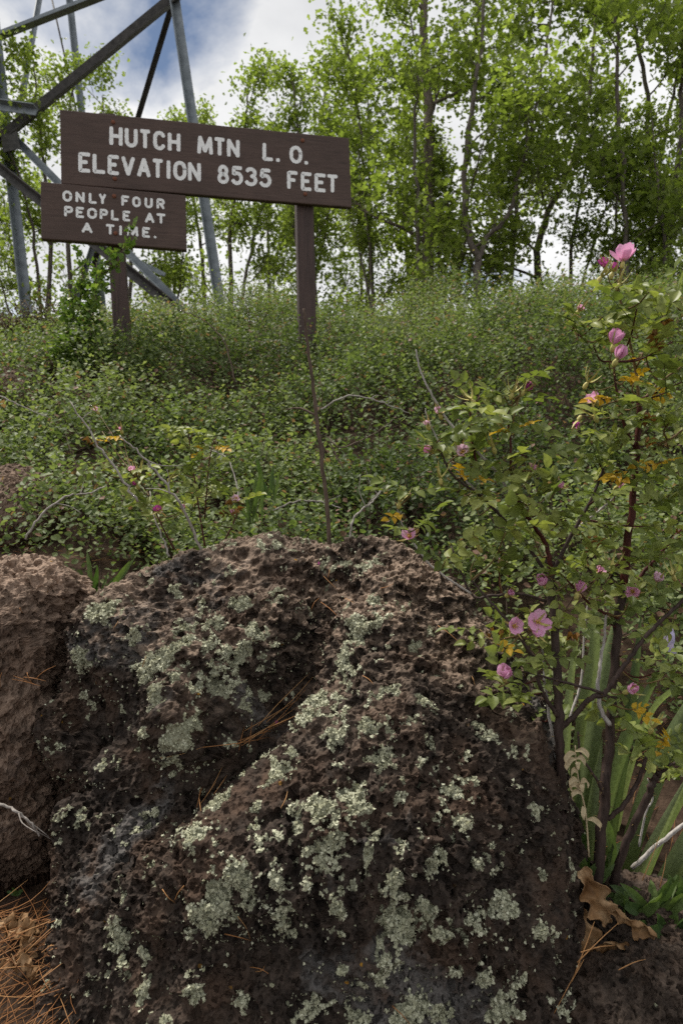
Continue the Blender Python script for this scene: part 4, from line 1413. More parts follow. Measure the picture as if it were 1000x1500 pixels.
def rose_leaf_mesh(seed, mat, dry=False):
    rng = np.random.default_rng(seed)
    A = Acc()
    pairs = rng.integers(2, 4)
    L = .017 * pairs + .010
    n = 7
    sag = rng.uniform(-.1, .35)
    rach = np.array([(0, L * s, -sag * L * s * s) for s in np.linspace(0, 1, n)])
    A.add(*tube(rach, [.0009, .0005], 4, False))
    spots = [(L, 0, 1.0)]
    for i in range(pairs):
        yy = L * (i + .55) / (pairs + .15)
        spots += [(yy, 62 + rng.normal(0, 9), .82 + .08 * i), (yy, -62 + rng.normal(0, 9), .82 + .08 * i)]
    for (yy, ang, s) in spots:
        ll = .0235 * s * rng.uniform(.85, 1.15)
        V, F = leaflet(ll, ll * rng.uniform(.62, .78), rng)
        if dry:
            V[:, 2] += 4.0 * np.abs(V[:, 0]) ** 1.1 - 12 * V[:, 1] ** 2
            V[:, 0] *= .55
        a = math.radians(ang); tw = rng.normal(0, .35); ti = rng.normal(0, .25)
        M = np.array(Matrix.Rotation(-a, 3, 'Z') @ Matrix.Rotation(ti, 3, 'X') @ Matrix.Rotation(tw, 3, 'Y'))
        V = V @ M.T + [0, yy, -sag * yy * yy / L]
        A.add(V, F)
    V, F, T = A.get()
    me = bpy.data.meshes.new('rose_leaf')
    prep(V, F, me)
    me.materials.append(mat)
    return me


def petal_mesh(mat, cup, size, seed):
    "broad notched petal; cup 0 = flat open, 1 = closed"
    rng = np.random.default_rng(seed)
    n, m = 9, 9
    V = []
    rr = zz = 0.0
    for i in range(n):
        t = i / (n - 1)
        a = math.radians(10 + 38 * cup + (6 + 62 * cup) * t)           # the petal rises and, when cupped, turns upright
        if i:
            rr += size / (n - 1) * math.cos(a); zz += size / (n - 1) * math.sin(a)
        w = size * (.07 + .36 * math.sin(math.pi * (.02 + .60 * t ** .85)))
        for j in range(m):
            s = 2 * j / (m - 1) - 1
            back = size * t ** 3 * (.26 * s * s ** 2 * np.sign(s) + .13 * (1 - abs(s)) ** 3)      # rounded, faintly notched rim
            x = w * s * (1 - .12 * t ** 6)
            V.append((x, rr - .55 * cup * w * s * s - back * math.cos(a), zz + .16 * (1 - cup) * w * s * s - back * math.sin(a) + .02 * size * rng.normal() * t * abs(s)))
    idx = np.arange(n * m).reshape(n, m)
    F = np.stack([idx[:-1, :-1], idx[:-1, 1:], idx[1:, 1:], idx[1:, :-1]], -1).reshape(-1, 4)
    me = bpy.data.meshes.new('petal'); prep(np.array(V), F, me); me.materials.append(mat)
    return me


def calyx_mesh(reflex, seed, L=.024):
    "green hip with five long pointed sepals"
    rng = np.random.default_rng(seed)
    A = Acc()
    P = np.array([(0, 0, -.014), (0, 0, -.011), (0, 0, -.006), (0, 0, -.002), (0, 0, 0)])
    A.add(*tube(P, [.0012, .0035, .0045, .0032, .0022], 8))
    for k in range(5):
        a = k * 1.2566 + rng.normal(0, .2)
        up = reflex + rng.normal(0, .25)
        n = 6
        V = []
        for i in range(n):
            t = i / (n - 1)
            w = .0024 * (1 - t) ** .8 + .0002
            r = .002 + L * t * math.cos(up + .4 * t); z = L * t * math.sin(up + .5 * t)
            for s in (-1, 0, 1):
                V.append((r * math.cos(a) - s * w * math.sin(a), r * math.sin(a) + s * w * math.cos(a), z + (.0008 if s else 0)))
        idx = np.arange(n * 3).reshape(n, 3)
        F = np.stack([idx[:-1, :-1], idx[:-1, 1:], idx[1:, 1:], idx[1:, :-1]], -1).reshape(-1, 4)
        A.add(np.array(V), F)
    V, F, T = A.get()
    me = bpy.data.meshes.new('calyx'); prep(V, F, me); me.materials.append(MAT['sepal'])
    return me


def stamen_mesh(seed):
    rng = np.random.default_rng(seed)
    A = Acc()
    for k in range(26):
        a = rng.uniform(0, 6.28); r = rng.uniform(.001, .006); h = rng.uniform(.003, .007)
        p = np.array([r * math.cos(a), r * math.sin(a), h])
        A.add(*tube(np.array([p * [.3, .3, 0], p]), [.0003, .0003], 3, False))
        A.add(*tube(np.array([p, p + [0, 0, .0011]]), [.0007, .0006], 4))
    V, F, T = A.get()
    me = bpy.data.meshes.new('stamens'); prep(V, F, me); me.materials.append(MAT['stamen'])
    return me


def frame(p, d, roll, s=1.0):
    q = Vector(d).normalized().to_track_quat('Z', 'Y')
    return Matrix.Translation(Vector(p)) @ q.to_matrix().to_4x4() @ Matrix.Rotation(roll, 4, 'Z') @ Matrix.Scale(s, 4)


ROSE_CACHE = {}


def flower(parent, p, d, cup, size, mat, seed, petals=5, dark_label=None):
    rng = np.random.default_rng(seed)
    ck = ('cal', seed % 3, cup > .6)
    if ck not in ROSE_CACHE: ROSE_CACHE[ck] = calyx_mesh(.9 if cup > .6 else .25, seed % 3)
    M = frame(p, d, rng.uniform(0, 6))
    f = inst('flower', ROSE_CACHE[ck], M, parent)
    if dark_label: f['label'] = dark_label
    pk = ('pet', mat, round(cup, 1), size)
    if pk not in ROSE_CACHE: ROSE_CACHE[pk] = [petal_mesh(MAT[mat], cup, size, s) for s in range(3)]
    for k in range(petals):
        o = bpy.data.objects.new('petal', ROSE_CACHE[pk][(k + seed) % 3])
        COL.objects.link(o); o.parent = f
        o.matrix_local = Matrix.Rotation(k * 2 * math.pi / 5 + rng.normal(0, .12), 4, 'Z') @ Matrix.Rotation(rng.normal(0, .24), 4, 'X') @ Matrix.Translation((0, .001, .0008 * (k % 3)))
    if cup < .75:
        if 'sta' not in ROSE_CACHE: ROSE_CACHE['sta'] = stamen_mesh(1)
        o = bpy.data.objects.new('stamens', ROSE_CACHE['sta'])
        COL.objects.link(o); o.parent = f
    return f


def bare_calyx(parent, p, d, seed):
    ck = ('cal2', seed % 4)
    if ck not in ROSE_CACHE: ROSE_CACHE[ck] = calyx_mesh(.55 + .15 * (seed % 4), 10 + seed % 4, .031)
    c = inst('calyx', ROSE_CACHE[ck], frame(p, d, seed * 1.3), parent)
    return c


def rose(name, label, canes, clusters, flowers, yellow, calyxes, seed, base, leafs=(3, 4), dj=.0, dry=0.03):
    rng = np.random.default_rng(seed)
    root = thing(name, base, label, 'bush')
    nodes = []
    for l, r, mat, nm, thorns in canes:
        P = smooth_line(pts(l), 7)
        P[1:-1] += rng.normal(0, r[0] * .13, P[1:-1].shape)
        r = [q * (.66 if mat == 'grey_twig' else .84) for q in r]
        mat = 'pale_twig' if mat == 'grey_twig' else mat
        V, F = tube(P, r, 9 if r[0] > .004 else 6)
        c = obj(nm, V, F, MAT[mat], root)
        nodes += list(P[len(P) // 3:])
        if thorns:
            A = Acc()
            for _ in range(thorns):
                i = rng.integers(1, len(P) - 1)
                d = unit(np.cross(P[i + 1] - P[i], rng.normal(0, 1, 3)))
                rr = np.interp(i / len(P), np.linspace(0, 1, len(r)), r)
                A.add(*tube(np.array([P[i] + d * rr * .8, P[i] + d * (rr + .006)]), [.0009, .0002], 4, False))
            A.build('thorns', MAT['rose_twig'], c)['kind'] = 'stuff'
    nodes = np.array(nodes)
    green = [rose_leaf_mesh(s, MAT['rose_leaf']) for s in range(7)]
    yel = [rose_leaf_mesh(s + 20, MAT['rose_yellow']) for s in range(2)]
    dr = [rose_leaf_mesh(s + 30, MAT['rose_dry'], True) for s in range(2)]

    def twig_to(p, mat='rose_twig', r=.0016):
        j = np.argmin(((nodes - p) ** 2).sum(1) + .0012 * (nodes[:, 2] > p[2] + .01) * 6)
        q = nodes[j]
        mid = (p + q) / 2 + rng.normal(0, .008, 3) + [0, 0, -.006]
        L = smooth_line(np.array([q, mid, p]), 5)
        V, F = tube(L, [r * 1.2, r * .7], 5)
        obj('twig', V, F, MAT[mat], root)
        return L

    def put_leaf(p, d, me, s):
        d = unit(d)
        up = unit(np.array([0, -.35, 1.0]) + rng.normal(0, .35, 3))
        z = unit(up - d * np.dot(up, d)); x = np.cross(d, z)
        M = Matrix(((x[0] * s, d[0] * s, z[0] * s, p[0]), (x[1] * s, d[1] * s, z[1] * s, p[1]), (x[2] * s, d[2] * s, z[2] * s, p[2]), (0, 0, 0, 1)))
        inst('leaf', me, M, root)

    for (x, y, d) in clusters:
        p = at(x, y, d + rng.normal(0, dj))
        L = twig_to(p, 'rose_twig' if rng.uniform() < .7 else 'rose_red')
        ax = unit(L[-1] - L[-3])
        k = rng.integers(leafs[0], leafs[1] + 1)
        a0 = rng.uniform(0, 6.28)
        for i in range(k):
            a = a0 + i * 2.4
            dd = ax * .35 + np.array([math.cos(a), -.45 * abs(math.sin(a)) + .3 * math.sin(a), rng.uniform(-.25, .75)]) * .9
            q = L[max(len(L) - 1 - 2 * i, 2)]
            me = dr[i % 2] if rng.uniform() < dry else green[rng.integers(len(green))]
            put_leaf(q, dd, me, rng.uniform(.82, 1.14) * (.5 if me in dr else 1))
    for (x, y, d) in yellow:
        p = at(x, y, d)
        L = twig_to(p)
        put_leaf(L[-2], np.array([rng.normal(0, .8), -.5, -.1]), yel[rng.integers(2)], .7)
        if rng.uniform() < .5: put_leaf(L[-3], np.array([rng.normal(0, .8), -.4, .3]), yel[rng.integers(2)], .55)
    for i, (x, y, d, dirv, cup, size, mat) in enumerate(flowers):
        p = at(x, y, d)
        dv = unit(np.array(dirv, dtype=float))
        base_p = p - dv * .014
        twig_to(base_p, 'rose_twig', .0012)
        flower(root, p, dv, cup, size, mat, seed * 31 + i)
    for i, (x, y, d) in enumerate(calyxes):
        p = at(x, y, d)
        twig_to(p - np.array([0, 0, .012]), 'rose_twig', .001)
        bare_calyx(root, p, unit(np.array([rng.normal(0, .4), -.3, 1.0])), seed + i)
    return root


CANES = [
    ([(832, 1352, 1.14), (827, 1250, 1.14), (821, 1130, 1.15), (818, 1060, 1.15), (815, 960, 1.16), (806, 850, 1.18), (803, 815, 1.19)], [.0105, .0092, .0075], 'rose_stem', 'cane', 10),
    ([(872, 1300, 1.17), (884, 1180, 1.17), (893, 1070, 1.18), (900, 960, 1.19), (912, 860, 1.2)], [.0115, .0095, .0085], 'rose_stem', 'cane', 24),
    ([(912, 862, 1.2), (925, 740, 1.2), (934, 640, 1.2), (936, 585, 1.2)], [.0085, .0065, .0055], 'rose_red', 'cane', 26),
    ([(936, 590, 1.2), (926, 520, 1.2), (912, 455, 1.2), (905, 418, 1.2), (910, 392, 1.2)], [.0032, .0025, .0015], 'rose_twig', 'branch', 6),
    ([(930, 660, 1.2), (914, 622, 1.19), (901, 565, 1.18), (899, 530, 1.18)], [.0032, .0028, .0018], 'rose_red', 'branch', 8),
    ([(936, 690, 1.2), (960, 655, 1.19), (985, 640, 1.18), (1020, 615, 1.18)], [.0035, .0028, .0018], 'rose_twig', 'branch', 6),
    ([(938, 590, 1.2), (965, 560, 1.21), (1000, 535, 1.22), (1030, 510, 1.22)], [.003, .0022, .0015], 'rose_twig', 'branch', 4),
    ([(930, 540, 1.2), (950, 500, 1.2), (970, 465, 1.2), (985, 440, 1.21)], [.0025, .002, .0013], 'rose_twig', 'branch', 4),
    ([(922, 520, 1.2), (890, 500, 1.2), (860, 500, 1.2), (838, 482, 1.2)], [.0022, .0018, .0012], 'rose_twig', 'branch', 4),
    ([(893, 1305, 1.21), (914, 1242, 1.19), (940, 1180, 1.18), (958, 1145, 1.17), (966, 1128, 1.17)], [.009, .0078, .0062], 'rose_stem', 'cane', 12),
    ([(889, 1200, 1.17), (912, 1180, 1.16), (930, 1150, 1.16), (945, 1112, 1.15), (955, 1085, 1.15)], [.005, .0045, .0025], 'rose_stem', 'branch', 8),
    ([(925, 1272, 1.27), (960, 1240, 1.26), (1000, 1208, 1.25), (1070, 1150, 1.24)], [.0062, .0058, .005], 'grey_twig', 'dead_cane', 8),
    ([(818, 1070, 1.15), (838, 1050, 1.14), (866, 1022, 1.13), (884, 1017, 1.13), (906, 985, 1.13), (935, 945, 1.13), (966, 910, 1.13), (1010, 870, 1.13)], [.0058, .0048, .0035], 'rose_stem', 'branch', 16),
    ([(884, 1016, 1.13), (850, 1006, 1.12), (800, 992, 1.11), (765, 985, 1.1), (745, 1000, 1.1)], [.0032, .0026, .0015], 'rose_stem', 'branch', 5),
    ([(816, 1050, 1.15), (792, 1010, 1.14), (776, 960, 1.13), (752, 920, 1.12), (715, 878, 1.14), (690, 850, 1.15)], [.0045, .0035, .002], 'rose_stem', 'branch', 10),
    ([(818, 1128, 1.16), (804, 1050, 1.17), (797, 990, 1.18), (790, 930, 1.2)], [.0045, .0038, .0025], 'grey_twig', 'dead_branch', 4),
    ([(806, 850, 1.18), (800, 800, 1.18), (766, 748, 1.18), (750, 700, 1.18), (748, 660, 1.18), (745, 620, 1.19)], [.005, .004, .002], 'rose_red', 'branch', 12),
    ([(806, 840, 1.18), (838, 780, 1.18), (865, 732, 1.18), (896, 654, 1.19)], [.0048, .0036, .0018], 'rose_stem', 'branch', 8),
    ([(812, 830, 1.2), (845, 775, 1.21), (896, 732, 1.22), (914, 695, 1.23)], [.0036, .003, .002], 'grey_twig', 'dead_branch', 4),
    ([(804, 845, 1.19), (765, 790, 1.2), (730, 753, 1.2), (704, 727, 1.2), (662, 695, 1.2), (645, 660, 1.2)], [.0042, .0034, .0018], 'rose_stem', 'branch', 8),
    ([(760, 745, 1.2), (725, 690, 1.2), (693, 656, 1.2), (659, 620, 1.2), (636, 586, 1.2), (616, 545, 1.2), (609, 512, 1.2)], [.0042, .0034, .0022], 'grey_twig', 'dead_branch', 6),
    ([(704, 727, 1.22), (670, 690, 1.22), (641, 644, 1.22), (625, 610, 1.22), (623, 598, 1.22)], [.003, .0025, .0015], 'grey_twig', 'dead_branch', 3),
    ([(700, 690, 1.2), (690, 640, 1.19), (688, 610, 1.19), (684, 585, 1.19)], [.0026, .002, .0014], 'rose_red', 'branch', 4),
    ([(745, 640, 1.19), (755, 600, 1.18), (762, 575, 1.18)], [.002, .0016, .0012], 'rose_twig', 'branch', 2),
    ([(690, 870, 1.18), (660, 850, 1.18), (631, 828, 1.19), (605, 795, 1.2), (590, 770, 1.2), (582, 745, 1.2)], [.003, .0026, .0015], 'grey_twig', 'branch', 4),
    ([(800, 880, 1.17), (760, 870, 1.17), (720, 872, 1.17), (690, 870, 1.18), (660, 800, 1.2)], [.0036, .003, .002], 'rose_stem', 'branch', 6),
    ([(912, 870, 1.2), (945, 835, 1.2), (980, 795, 1.2), (1020, 750, 1.2)], [.0042, .0035, .002], 'rose_red', 'branch', 8),
    ([(905, 905, 1.18), (870, 890, 1.16), (845, 865, 1.15), (820, 840, 1.15)], [.0032, .0026, .0016], 'rose_red', 'branch', 6),
    ([(830, 1060, 1.17), (850, 1000, 1.2), (855, 930, 1.22), (862, 870, 1.24)], [.0036, .003, .002], 'grey_twig', 'dead_branch', 4),
    ([(846, 1072, 1.12), (850, 1105, 1.12), (872, 1140, 1.12), (884, 1165, 1.13)], [.0022, .0026, .003], 'rose_stem', 'branch', 8),
    ([(892, 1062, 1.15), (878, 1035, 1.15), (876, 990, 1.15), (882, 950, 1.16), (888, 900, 1.17)], [.0062, .0045, .003], 'grey_twig', 'dead_branch', 6),
    ([(968, 1130, 1.17), (985, 1118, 1.16), (1010, 1110, 1.16)], [.004, .003, .002], 'rose_stem', 'branch', 4),
    ([(935, 1240, 1.22), (945, 1190, 1.22), (955, 1170, 1.22), (948, 1140, 1.22)], [.003, .0025, .0018], 'grey_twig', 'dead_branch', 6),
]
_c = [(905, 420), (884, 462), (868, 505), (932, 452), (952, 425), (975, 462), (998, 440), (928, 482), (945, 522), (985, 500), (842, 472), (998, 560), (895, 605), (940, 592), (985, 612),
      (962, 650), (992, 690), (880, 642), (872, 672), (917, 700), (985, 722), (955, 700), (860, 700),
      (955, 480), (990, 520), (975, 575), (915, 640), (950, 620), (990, 650), (900, 740), (960, 735),
      (680, 590), (702, 580), (738, 580), (760, 562), (692, 622), (752, 612), (648, 640), (662, 662), (700, 682), (740, 690), (772, 670), (692, 722), (782, 732),
      (800, 690), (812, 722), (600, 722), (612, 772), (822, 760), (782, 790), (740, 780),
      (652, 822), (730, 830), (812, 850), (842, 832), (872, 850), (832, 892), (800, 902), (880, 892), (920, 882), (960, 862), (990, 842), (985, 912), (742, 932), (770, 952),
      (800, 962), (732, 992), (758, 1005), (960, 962), (990, 972), (972, 995), (952, 822), (922, 812), (985, 782), (952, 772), (790, 932), (702, 922), (832, 932), (860, 820), (890, 770),
      (940, 1092), (970, 1082), (992, 1102), (925, 1062), (962, 1122), (985, 1132), (745, 1022), (760, 1032), (860, 790), ]
_r = random.Random(4)
CLUS = [(x, y, 1.16 + _r.uniform(-.06, .06)) for x, y in _c]
FLOW = [  # px, py, distance, facing, closedness, petal length, colour
    (912, 383, 1.2, (.15, -.1, 1), .72, .033, 'petal'), (886, 391, 1.19, (-.4, -.4, .7), .9, .018, 'petal_dark'), (897, 398, 1.21, (.2, -.2, .9), .95, .016, 'petal_dark'),
    (898, 504, 1.09, (.1, -.3, 1), .95, .026, 'petal'), (903, 526, 1.085, (.3, -.5, .9), .95, .025, 'petal'),
    (768, 572, 1.18, (.6, -.3, .8), .98, .018, 'petal_dark'), (871, 588, 1.2, (-.6, -.3, .5), .6, .020, 'petal'), (846, 617, 1.2, (-.4, -.3, -.6), .9, .015, 'petal_dark'),
    (644, 606, 1.2, (-.3, -.5, .6), .9, .015, 'petal_pale'), (631, 660, 1.2, (-.6, -.5, .2), .8, .016, 'petal'), (677, 663, 1.18, (-.2, -.9, .4), .4, .016, 'petal_pale'),
    (600, 787, 1.18, (-.1, -.8, .6), .5, .018, 'petal'), (813, 714, 1.17, (.1, -.7, .5), .6, .017, 'petal'), (778, 692, 1.18, (.3, -.3, .8), .95, .015, 'petal'),
    (797, 856, 1.13, (-.5, -.5, .6), .85, .022, 'petal'), (846, 868, 1.12, (.3, -.2, 1), .98, .022, 'petal'), (786, 912, 1.1, (-.1, -.95, .35), .18, .024, 'petal'),
    (752, 916, 1.1, (.1, -.9, .2), .5, .019, 'petal'), (784, 925, 1.1, (0, -.8, .3), .6, .014, 'petal'), (739, 992, 1.08, (-.1, -.6, .7), .75, .026, 'petal'),
    (920, 1012, 1.12, (.3, -.5, .4), .85, .019, 'petal'), (960, 852, 1.18, (.2, -.4, .7), .8, .018, 'petal_pale'), (926, 868, 1.18, (-.2, -.7, .4), .5, .018, 'petal'),
    (876, 838, 1.25, (0, -.6, .6), .7, .015, 'petal'), (733, 826, 1.16, (0, -.6, .5), .8, .012, 'petal'), (700, 740, 1.2, (0, -.6, .5), .9, .012, 'petal_dark'),
    (964, 438, 1.21, (.2, -.2, 1), .98, .014, 'petal_dark'), (847, 455, 1.25, (.2, -.6, .5), .7, .012, 'petal'), (626, 622, 1.21, (-.2, -.5, .5), .9, .010, 'petal_pale'),
    (745, 870, 1.15, (.2, -.8, .5), .9, .012, 'petal'), (905, 712, 1.19, (.2, -.6, .5), .9, .012, 'petal')]
YEL = [(893, 582, 1.17), (955, 572, 1.17), (940, 548, 1.18), (896, 688, 1.17), (968, 676, 1.16), (750, 627, 1.17), (720, 942, 1.1), (945, 520, 1.19), (672, 697, 1.18), (590, 752, 1.18),
       (915, 555, 1.18), (930, 1040, 1.12), (975, 1085, 1.13), (903, 690, 1.16)]
CALX = [(907, 415, 1.19), (880, 405, 1.18), (842, 482, 1.2), (690, 585, 1.18), (750, 575, 1.18), (735, 625, 1.18), (722, 655, 1.18), (895, 830, 1.14), (985, 842, 1.15), (955, 1066, 1.13), (970, 448, 1.2),
        (870, 610, 1.18), (645, 700, 1.18), (585, 735, 1.19), (700, 800, 1.16), (860, 560, 1.18)]
rose('wild_rose', 'tall wild rose bush with pink flowers right of the lichen boulder', CANES, CLUS, FLOW, YEL, CALX, 9, at(872, 1330, 1.17), (3, 3), .02, .05)

CANES2 = [([(300, 800, 1.68), (292, 750, 1.7), (285, 700, 1.72), (278, 650, 1.74), (274, 620, 1.74)], [.003, .0022, .0014], 'rose_red', 'cane', 4),
          ([(255, 805, 1.66), (235, 765, 1.68), (215, 720, 1.7), (200, 700, 1.7)], [.003, .0022, .0014], 'rose_red', 'cane', 4),
          ([(330, 790, 1.66), (345, 760, 1.68), (350, 735, 1.68)], [.0025, .002, .0012], 'rose_red', 'cane', 2),
          ([(300, 760, 1.7), (305, 690, 1.7), (312, 650, 1.72), (318, 640, 1.72)], [.0025, .002, .0012], 'rose_red', 'branch', 2)]
CL2 = [(x, y, 1.7 + _r.uniform(-.05, .05)) for x, y in ((274, 625), (280, 655), (290, 690), (312, 645), (300, 670), (268, 690), (205, 705), (190, 690), (225, 740), (245, 770), (210, 735), (350, 735), (340, 755), (285, 735), (265, 750), (310, 720), (320, 770), (150, 690), (130, 640))]
FL2 = [(200, 711, 1.66, (-.3, -.5, .6), .9, .013, 'petal_dark'), (195, 690, 1.68, (-.3, -.6, .6), .6, .014, 'petal'), (232, 748, 1.64, (0, -.8, .5), .6, .014, 'petal_dark'), (345, 732, 1.66, (.2, -.7, .5), .5, .014, 'petal_pale'),
       (268, 745, 1.65, (.1, -.7, .5), .8, .012, 'petal'), (340, 752, 1.65, (.1, -.7, .5), .8, .011, 'petal'), (142, 602, 1.85, (-.2, -.6, .5), .7, .012, 'petal_pale'), (178, 630, 1.8, (0, -.6, .6), .9, .010, 'petal')]
rose('small_wild_rose', 'low wild rose sprays with small pink flowers behind the left shoulder of the boulder', CANES2, CL2, FL2,
     [(295, 660, 1.69), (318, 652, 1.7), (150, 632, 1.8)], [(250, 700, 1.68), (205, 690, 1.68)], 13, at(290, 815, 1.68), (2, 3), .02, .10)


# ------------------------------------------------------------------ iris fan, weeds, dead leaves, needles
def blade(P, W, parent, mat, name='blade', fold=.25, nrm=(0, -1, .1)):
    "sword leaf: pointed ribbon with a raised midrib"
    P = smooth_line(P, 8)
    n = len(P)
    T = unit(np.gradient(P, axis=0))
    V = []
    for i in range(n):
        t = i / (n - 1)
        w = W * .5 * min(1, (1 - t) / .38) ** .75 * (.55 + .45 * min(1, t * 4)) + .0003
        z = unit(np.array(nrm) - T[i] * np.dot(nrm, T[i])); x = np.cross(T[i], z)
        for s in (-1, -.5, 0, .5, 1):
            V.append(P[i] + x * s * w + z * (fold * w * (1 - abs(s)) + .0006 * math.sin(s * 9)))
    idx = np.arange(n * 5).reshape(n, 5)
    F = np.stack([idx[:-1, :-1], idx[:-1, 1:], idx[1:, 1:], idx[1:, :-1]], -1).reshape(-1, 4)
    return obj(name, np.array(V), F, mat, parent, np.tile([-1, -.5, 0, .5, 1], n) + 7 * P[0][0])


def make_iris():
    root = thing('iris_clump', at(900, 1390, 1.4), 'fan of broad sword shaped iris leaves behind the rose stems', 'plant')
    k = 0
    for l, w in (
        ([(830, 1400, 1.36), (828, 1250, 1.36), (826, 1120, 1.37), (835, 1000, 1.4), (850, 900, 1.42)], .029),
        ([(845, 1400, 1.40), (850, 1250, 1.40), (865, 1100, 1.41), (885, 980, 1.43), (905, 890, 1.45)], .032),
        ([(860, 1400, 1.38), (875, 1250, 1.37), (900, 1130, 1.37), (935, 1040, 1.38), (985, 945, 1.4)], .030),
        ([(870, 1400, 1.42), (885, 1280, 1.42), (910, 1120, 1.43), (930, 980, 1.45), (938, 900, 1.46)], .026),
        ([(885, 1400, 1.36), (915, 1270, 1.34), (950, 1160, 1.33), (1000, 1050, 1.33), (1065, 950, 1.35)], .035),
        ([(900, 1400, 1.40), (945, 1280, 1.37), (985, 1190, 1.36), (1040, 1100, 1.36), (1110, 1010, 1.37)], .037),
        ([(910, 1400, 1.36), (960, 1320, 1.33), (1010, 1230, 1.32), (1070, 1150, 1.32), (1140, 1080, 1.33)], .037),
        ([(820, 1400, 1.38), (808, 1250, 1.38), (800, 1130, 1.40), (790, 1040, 1.42), (770, 990, 1.45)], .023),
        ([(880, 1400, 1.46), (905, 1200, 1.47), (945, 1060, 1.48), (985, 1010, 1.48), (1060, 965, 1.48)], .023),
        ([(865, 1400, 1.36), (862, 1280, 1.35), (868, 1180, 1.35), (882, 1080, 1.37)], .022),
        ([(905, 1400, 1.33), (925, 1310, 1.31), (960, 1230, 1.3), (1010, 1130, 1.3)], .026),
        ([(920, 1400, 1.32), (965, 1345, 1.29), (1015, 1290, 1.28), (1080, 1230, 1.28)], .029),
        ([(840, 1400, 1.34), (836, 1300, 1.33), (845, 1200, 1.33), (848, 1120, 1.34)], .019),
        ([(890, 1400, 1.42), (925, 1230, 1.42), (975, 1110, 1.42), (1040, 1030, 1.43)], .026),
        ([(850, 1400, 1.48), (840, 1200, 1.48), (855, 1050, 1.49), (870, 950, 1.5), (868, 850, 1.5)], .026)):
        k += 1
        blade(pts(l), w * (1.25 if k % 3 == 0 else 1), root, MAT['iris'], nrm=(.75 * math.sin(k * 2.3), -1, .35 * math.cos(k * 1.7)), fold=.4)
    fl = thing('wilted_iris_flower', at(976, 945, 1.32), 'wilted dark purple and white iris flower at the right edge', 'flower')
    rng = np.random.default_rng(2)
    for k in range(4):
        a = at(976 + rng.normal(0, 4), 915 + 3 * k, 1.32); b = at(966 + 8 * k, 955 + rng.normal(0, 5), 1.31)
        blade(np.array([a, (a + b) / 2 + rng.normal(0, .008, 3), b]), .016, fl, MAT['iris_flower'], 'petal')


make_iris()


def broad_leaf(root, l, W, mat, nrm, name='leaf'):
    P = smooth_line(pts(l), 5)
    n = len(P)
    T = unit(np.gradient(P, axis=0))
    V = []
    for i in range(n):
        t = i / (n - 1)
        w = W * .5 * math.sin(math.pi * min(1, max(0, .04 + t * .96))) ** .7 + .0004
        z = unit(np.array(nrm) - T[i] * np.dot(nrm, T[i])); x = np.cross(T[i], z)
        for s in (-1, -.5, 0, .5, 1):
            V.append(P[i] + x * s * w * (1 + .06 * math.sin(i * 2.1 + s)) + z * (w * .35 * abs(s) + .001 * math.sin(i * 1.7)))
    idx = np.arange(n * 5).reshape(n, 5)
    F = np.stack([idx[:-1, :-1], idx[:-1, 1:], idx[1:, 1:], idx[1:, :-1]], -1).reshape(-1, 4)
    return obj(name, np.array(V), F, mat, root)


def weed(name, label, cx, cy, d, k, L, W, seed, spread=1.0, up=.8):
    rng = np.random.default_rng(seed)
    root = thing(name, at(cx, cy, d), label, 'plant')
    for i in range(k):
        a = rng.uniform(-1.2, 1.2) * spread
        q = L * rng.uniform(.6, 1.1)
        x1, y1 = cx + q * math.sin(a) * .55, cy - q * math.cos(a) * up * .6
        x2, y2 = cx + q * math.sin(a), cy - q * math.cos(a) * up
        dd = rng.normal(0, .025)
        x0 = cx + rng.normal(0, L * .12)
        broad_leaf(root, [(x0, cy, d), (x0 + x1 - cx, y1, d + dd * .5), (x0 + x2 - cx, y2, d + dd)], W * rng.uniform(.7, 1.2), MAT['weed'], (rng.normal(0, .4), -.8, .6))
    return root


weed('green_weed', 'leafy green weed between the first rose stem and the second', 848, 1330, 1.19, 8, 95, .020, 1, .6, .9)
weed('green_weed', 'leafy green weed at the foot of the slanting rose stem', 915, 1350, 1.16, 10, 70, .020, 2, 1.0, .7)
weed('green_weed', 'low dark green weed at the right edge above the small rock', 975, 1375, 1.15, 16, 60, .018, 3, 1.2, .7)
weed('green_weed', 'pair of long green weed leaves close to the second rose stem', 868, 1300, 1.24, 5, 105, .024, 4, .5, .95)
weed('green_weed', 'fresh green weed sprouting low behind the right edge of the boulder', 840, 1320, 1.17, 6, 70, .018, 5, .6, .9)
weed('green_weed', 'dark leafy weed in front of the grey dead rose cane', 955, 1345, 1.17, 14, 85, .020, 14, .9, .75)
weed('green_weed', 'small leafy weed right of the curled dead leaf', 985, 1345, 1.2, 12, 75, .018, 15, 1.0, .8)
weed('grass_tuft', 'bright green grassy tuft in the gap between the tan boulder and the lichen boulder', 140, 885, 1.62, 9, 75, .010, 6, .7, 1.0)
weed('grass_tuft', 'small narrow leaved green tuft behind the boulder below the dead stalk', 372, 765, 1.72, 8, 70, .010, 7, .6, 1.0)
weed('grass_tuft', 'green grassy sprout left of the dead stalk among the shrubs', 392, 735, 1.85, 7, 60, .010, 8, .5, 1.0)
weed('tiny_sprout', 'tiny green sprout in the dark hollow under the tan boulder', 24, 1312, 1.28, 4, 16, .006, 9, .9, .8)


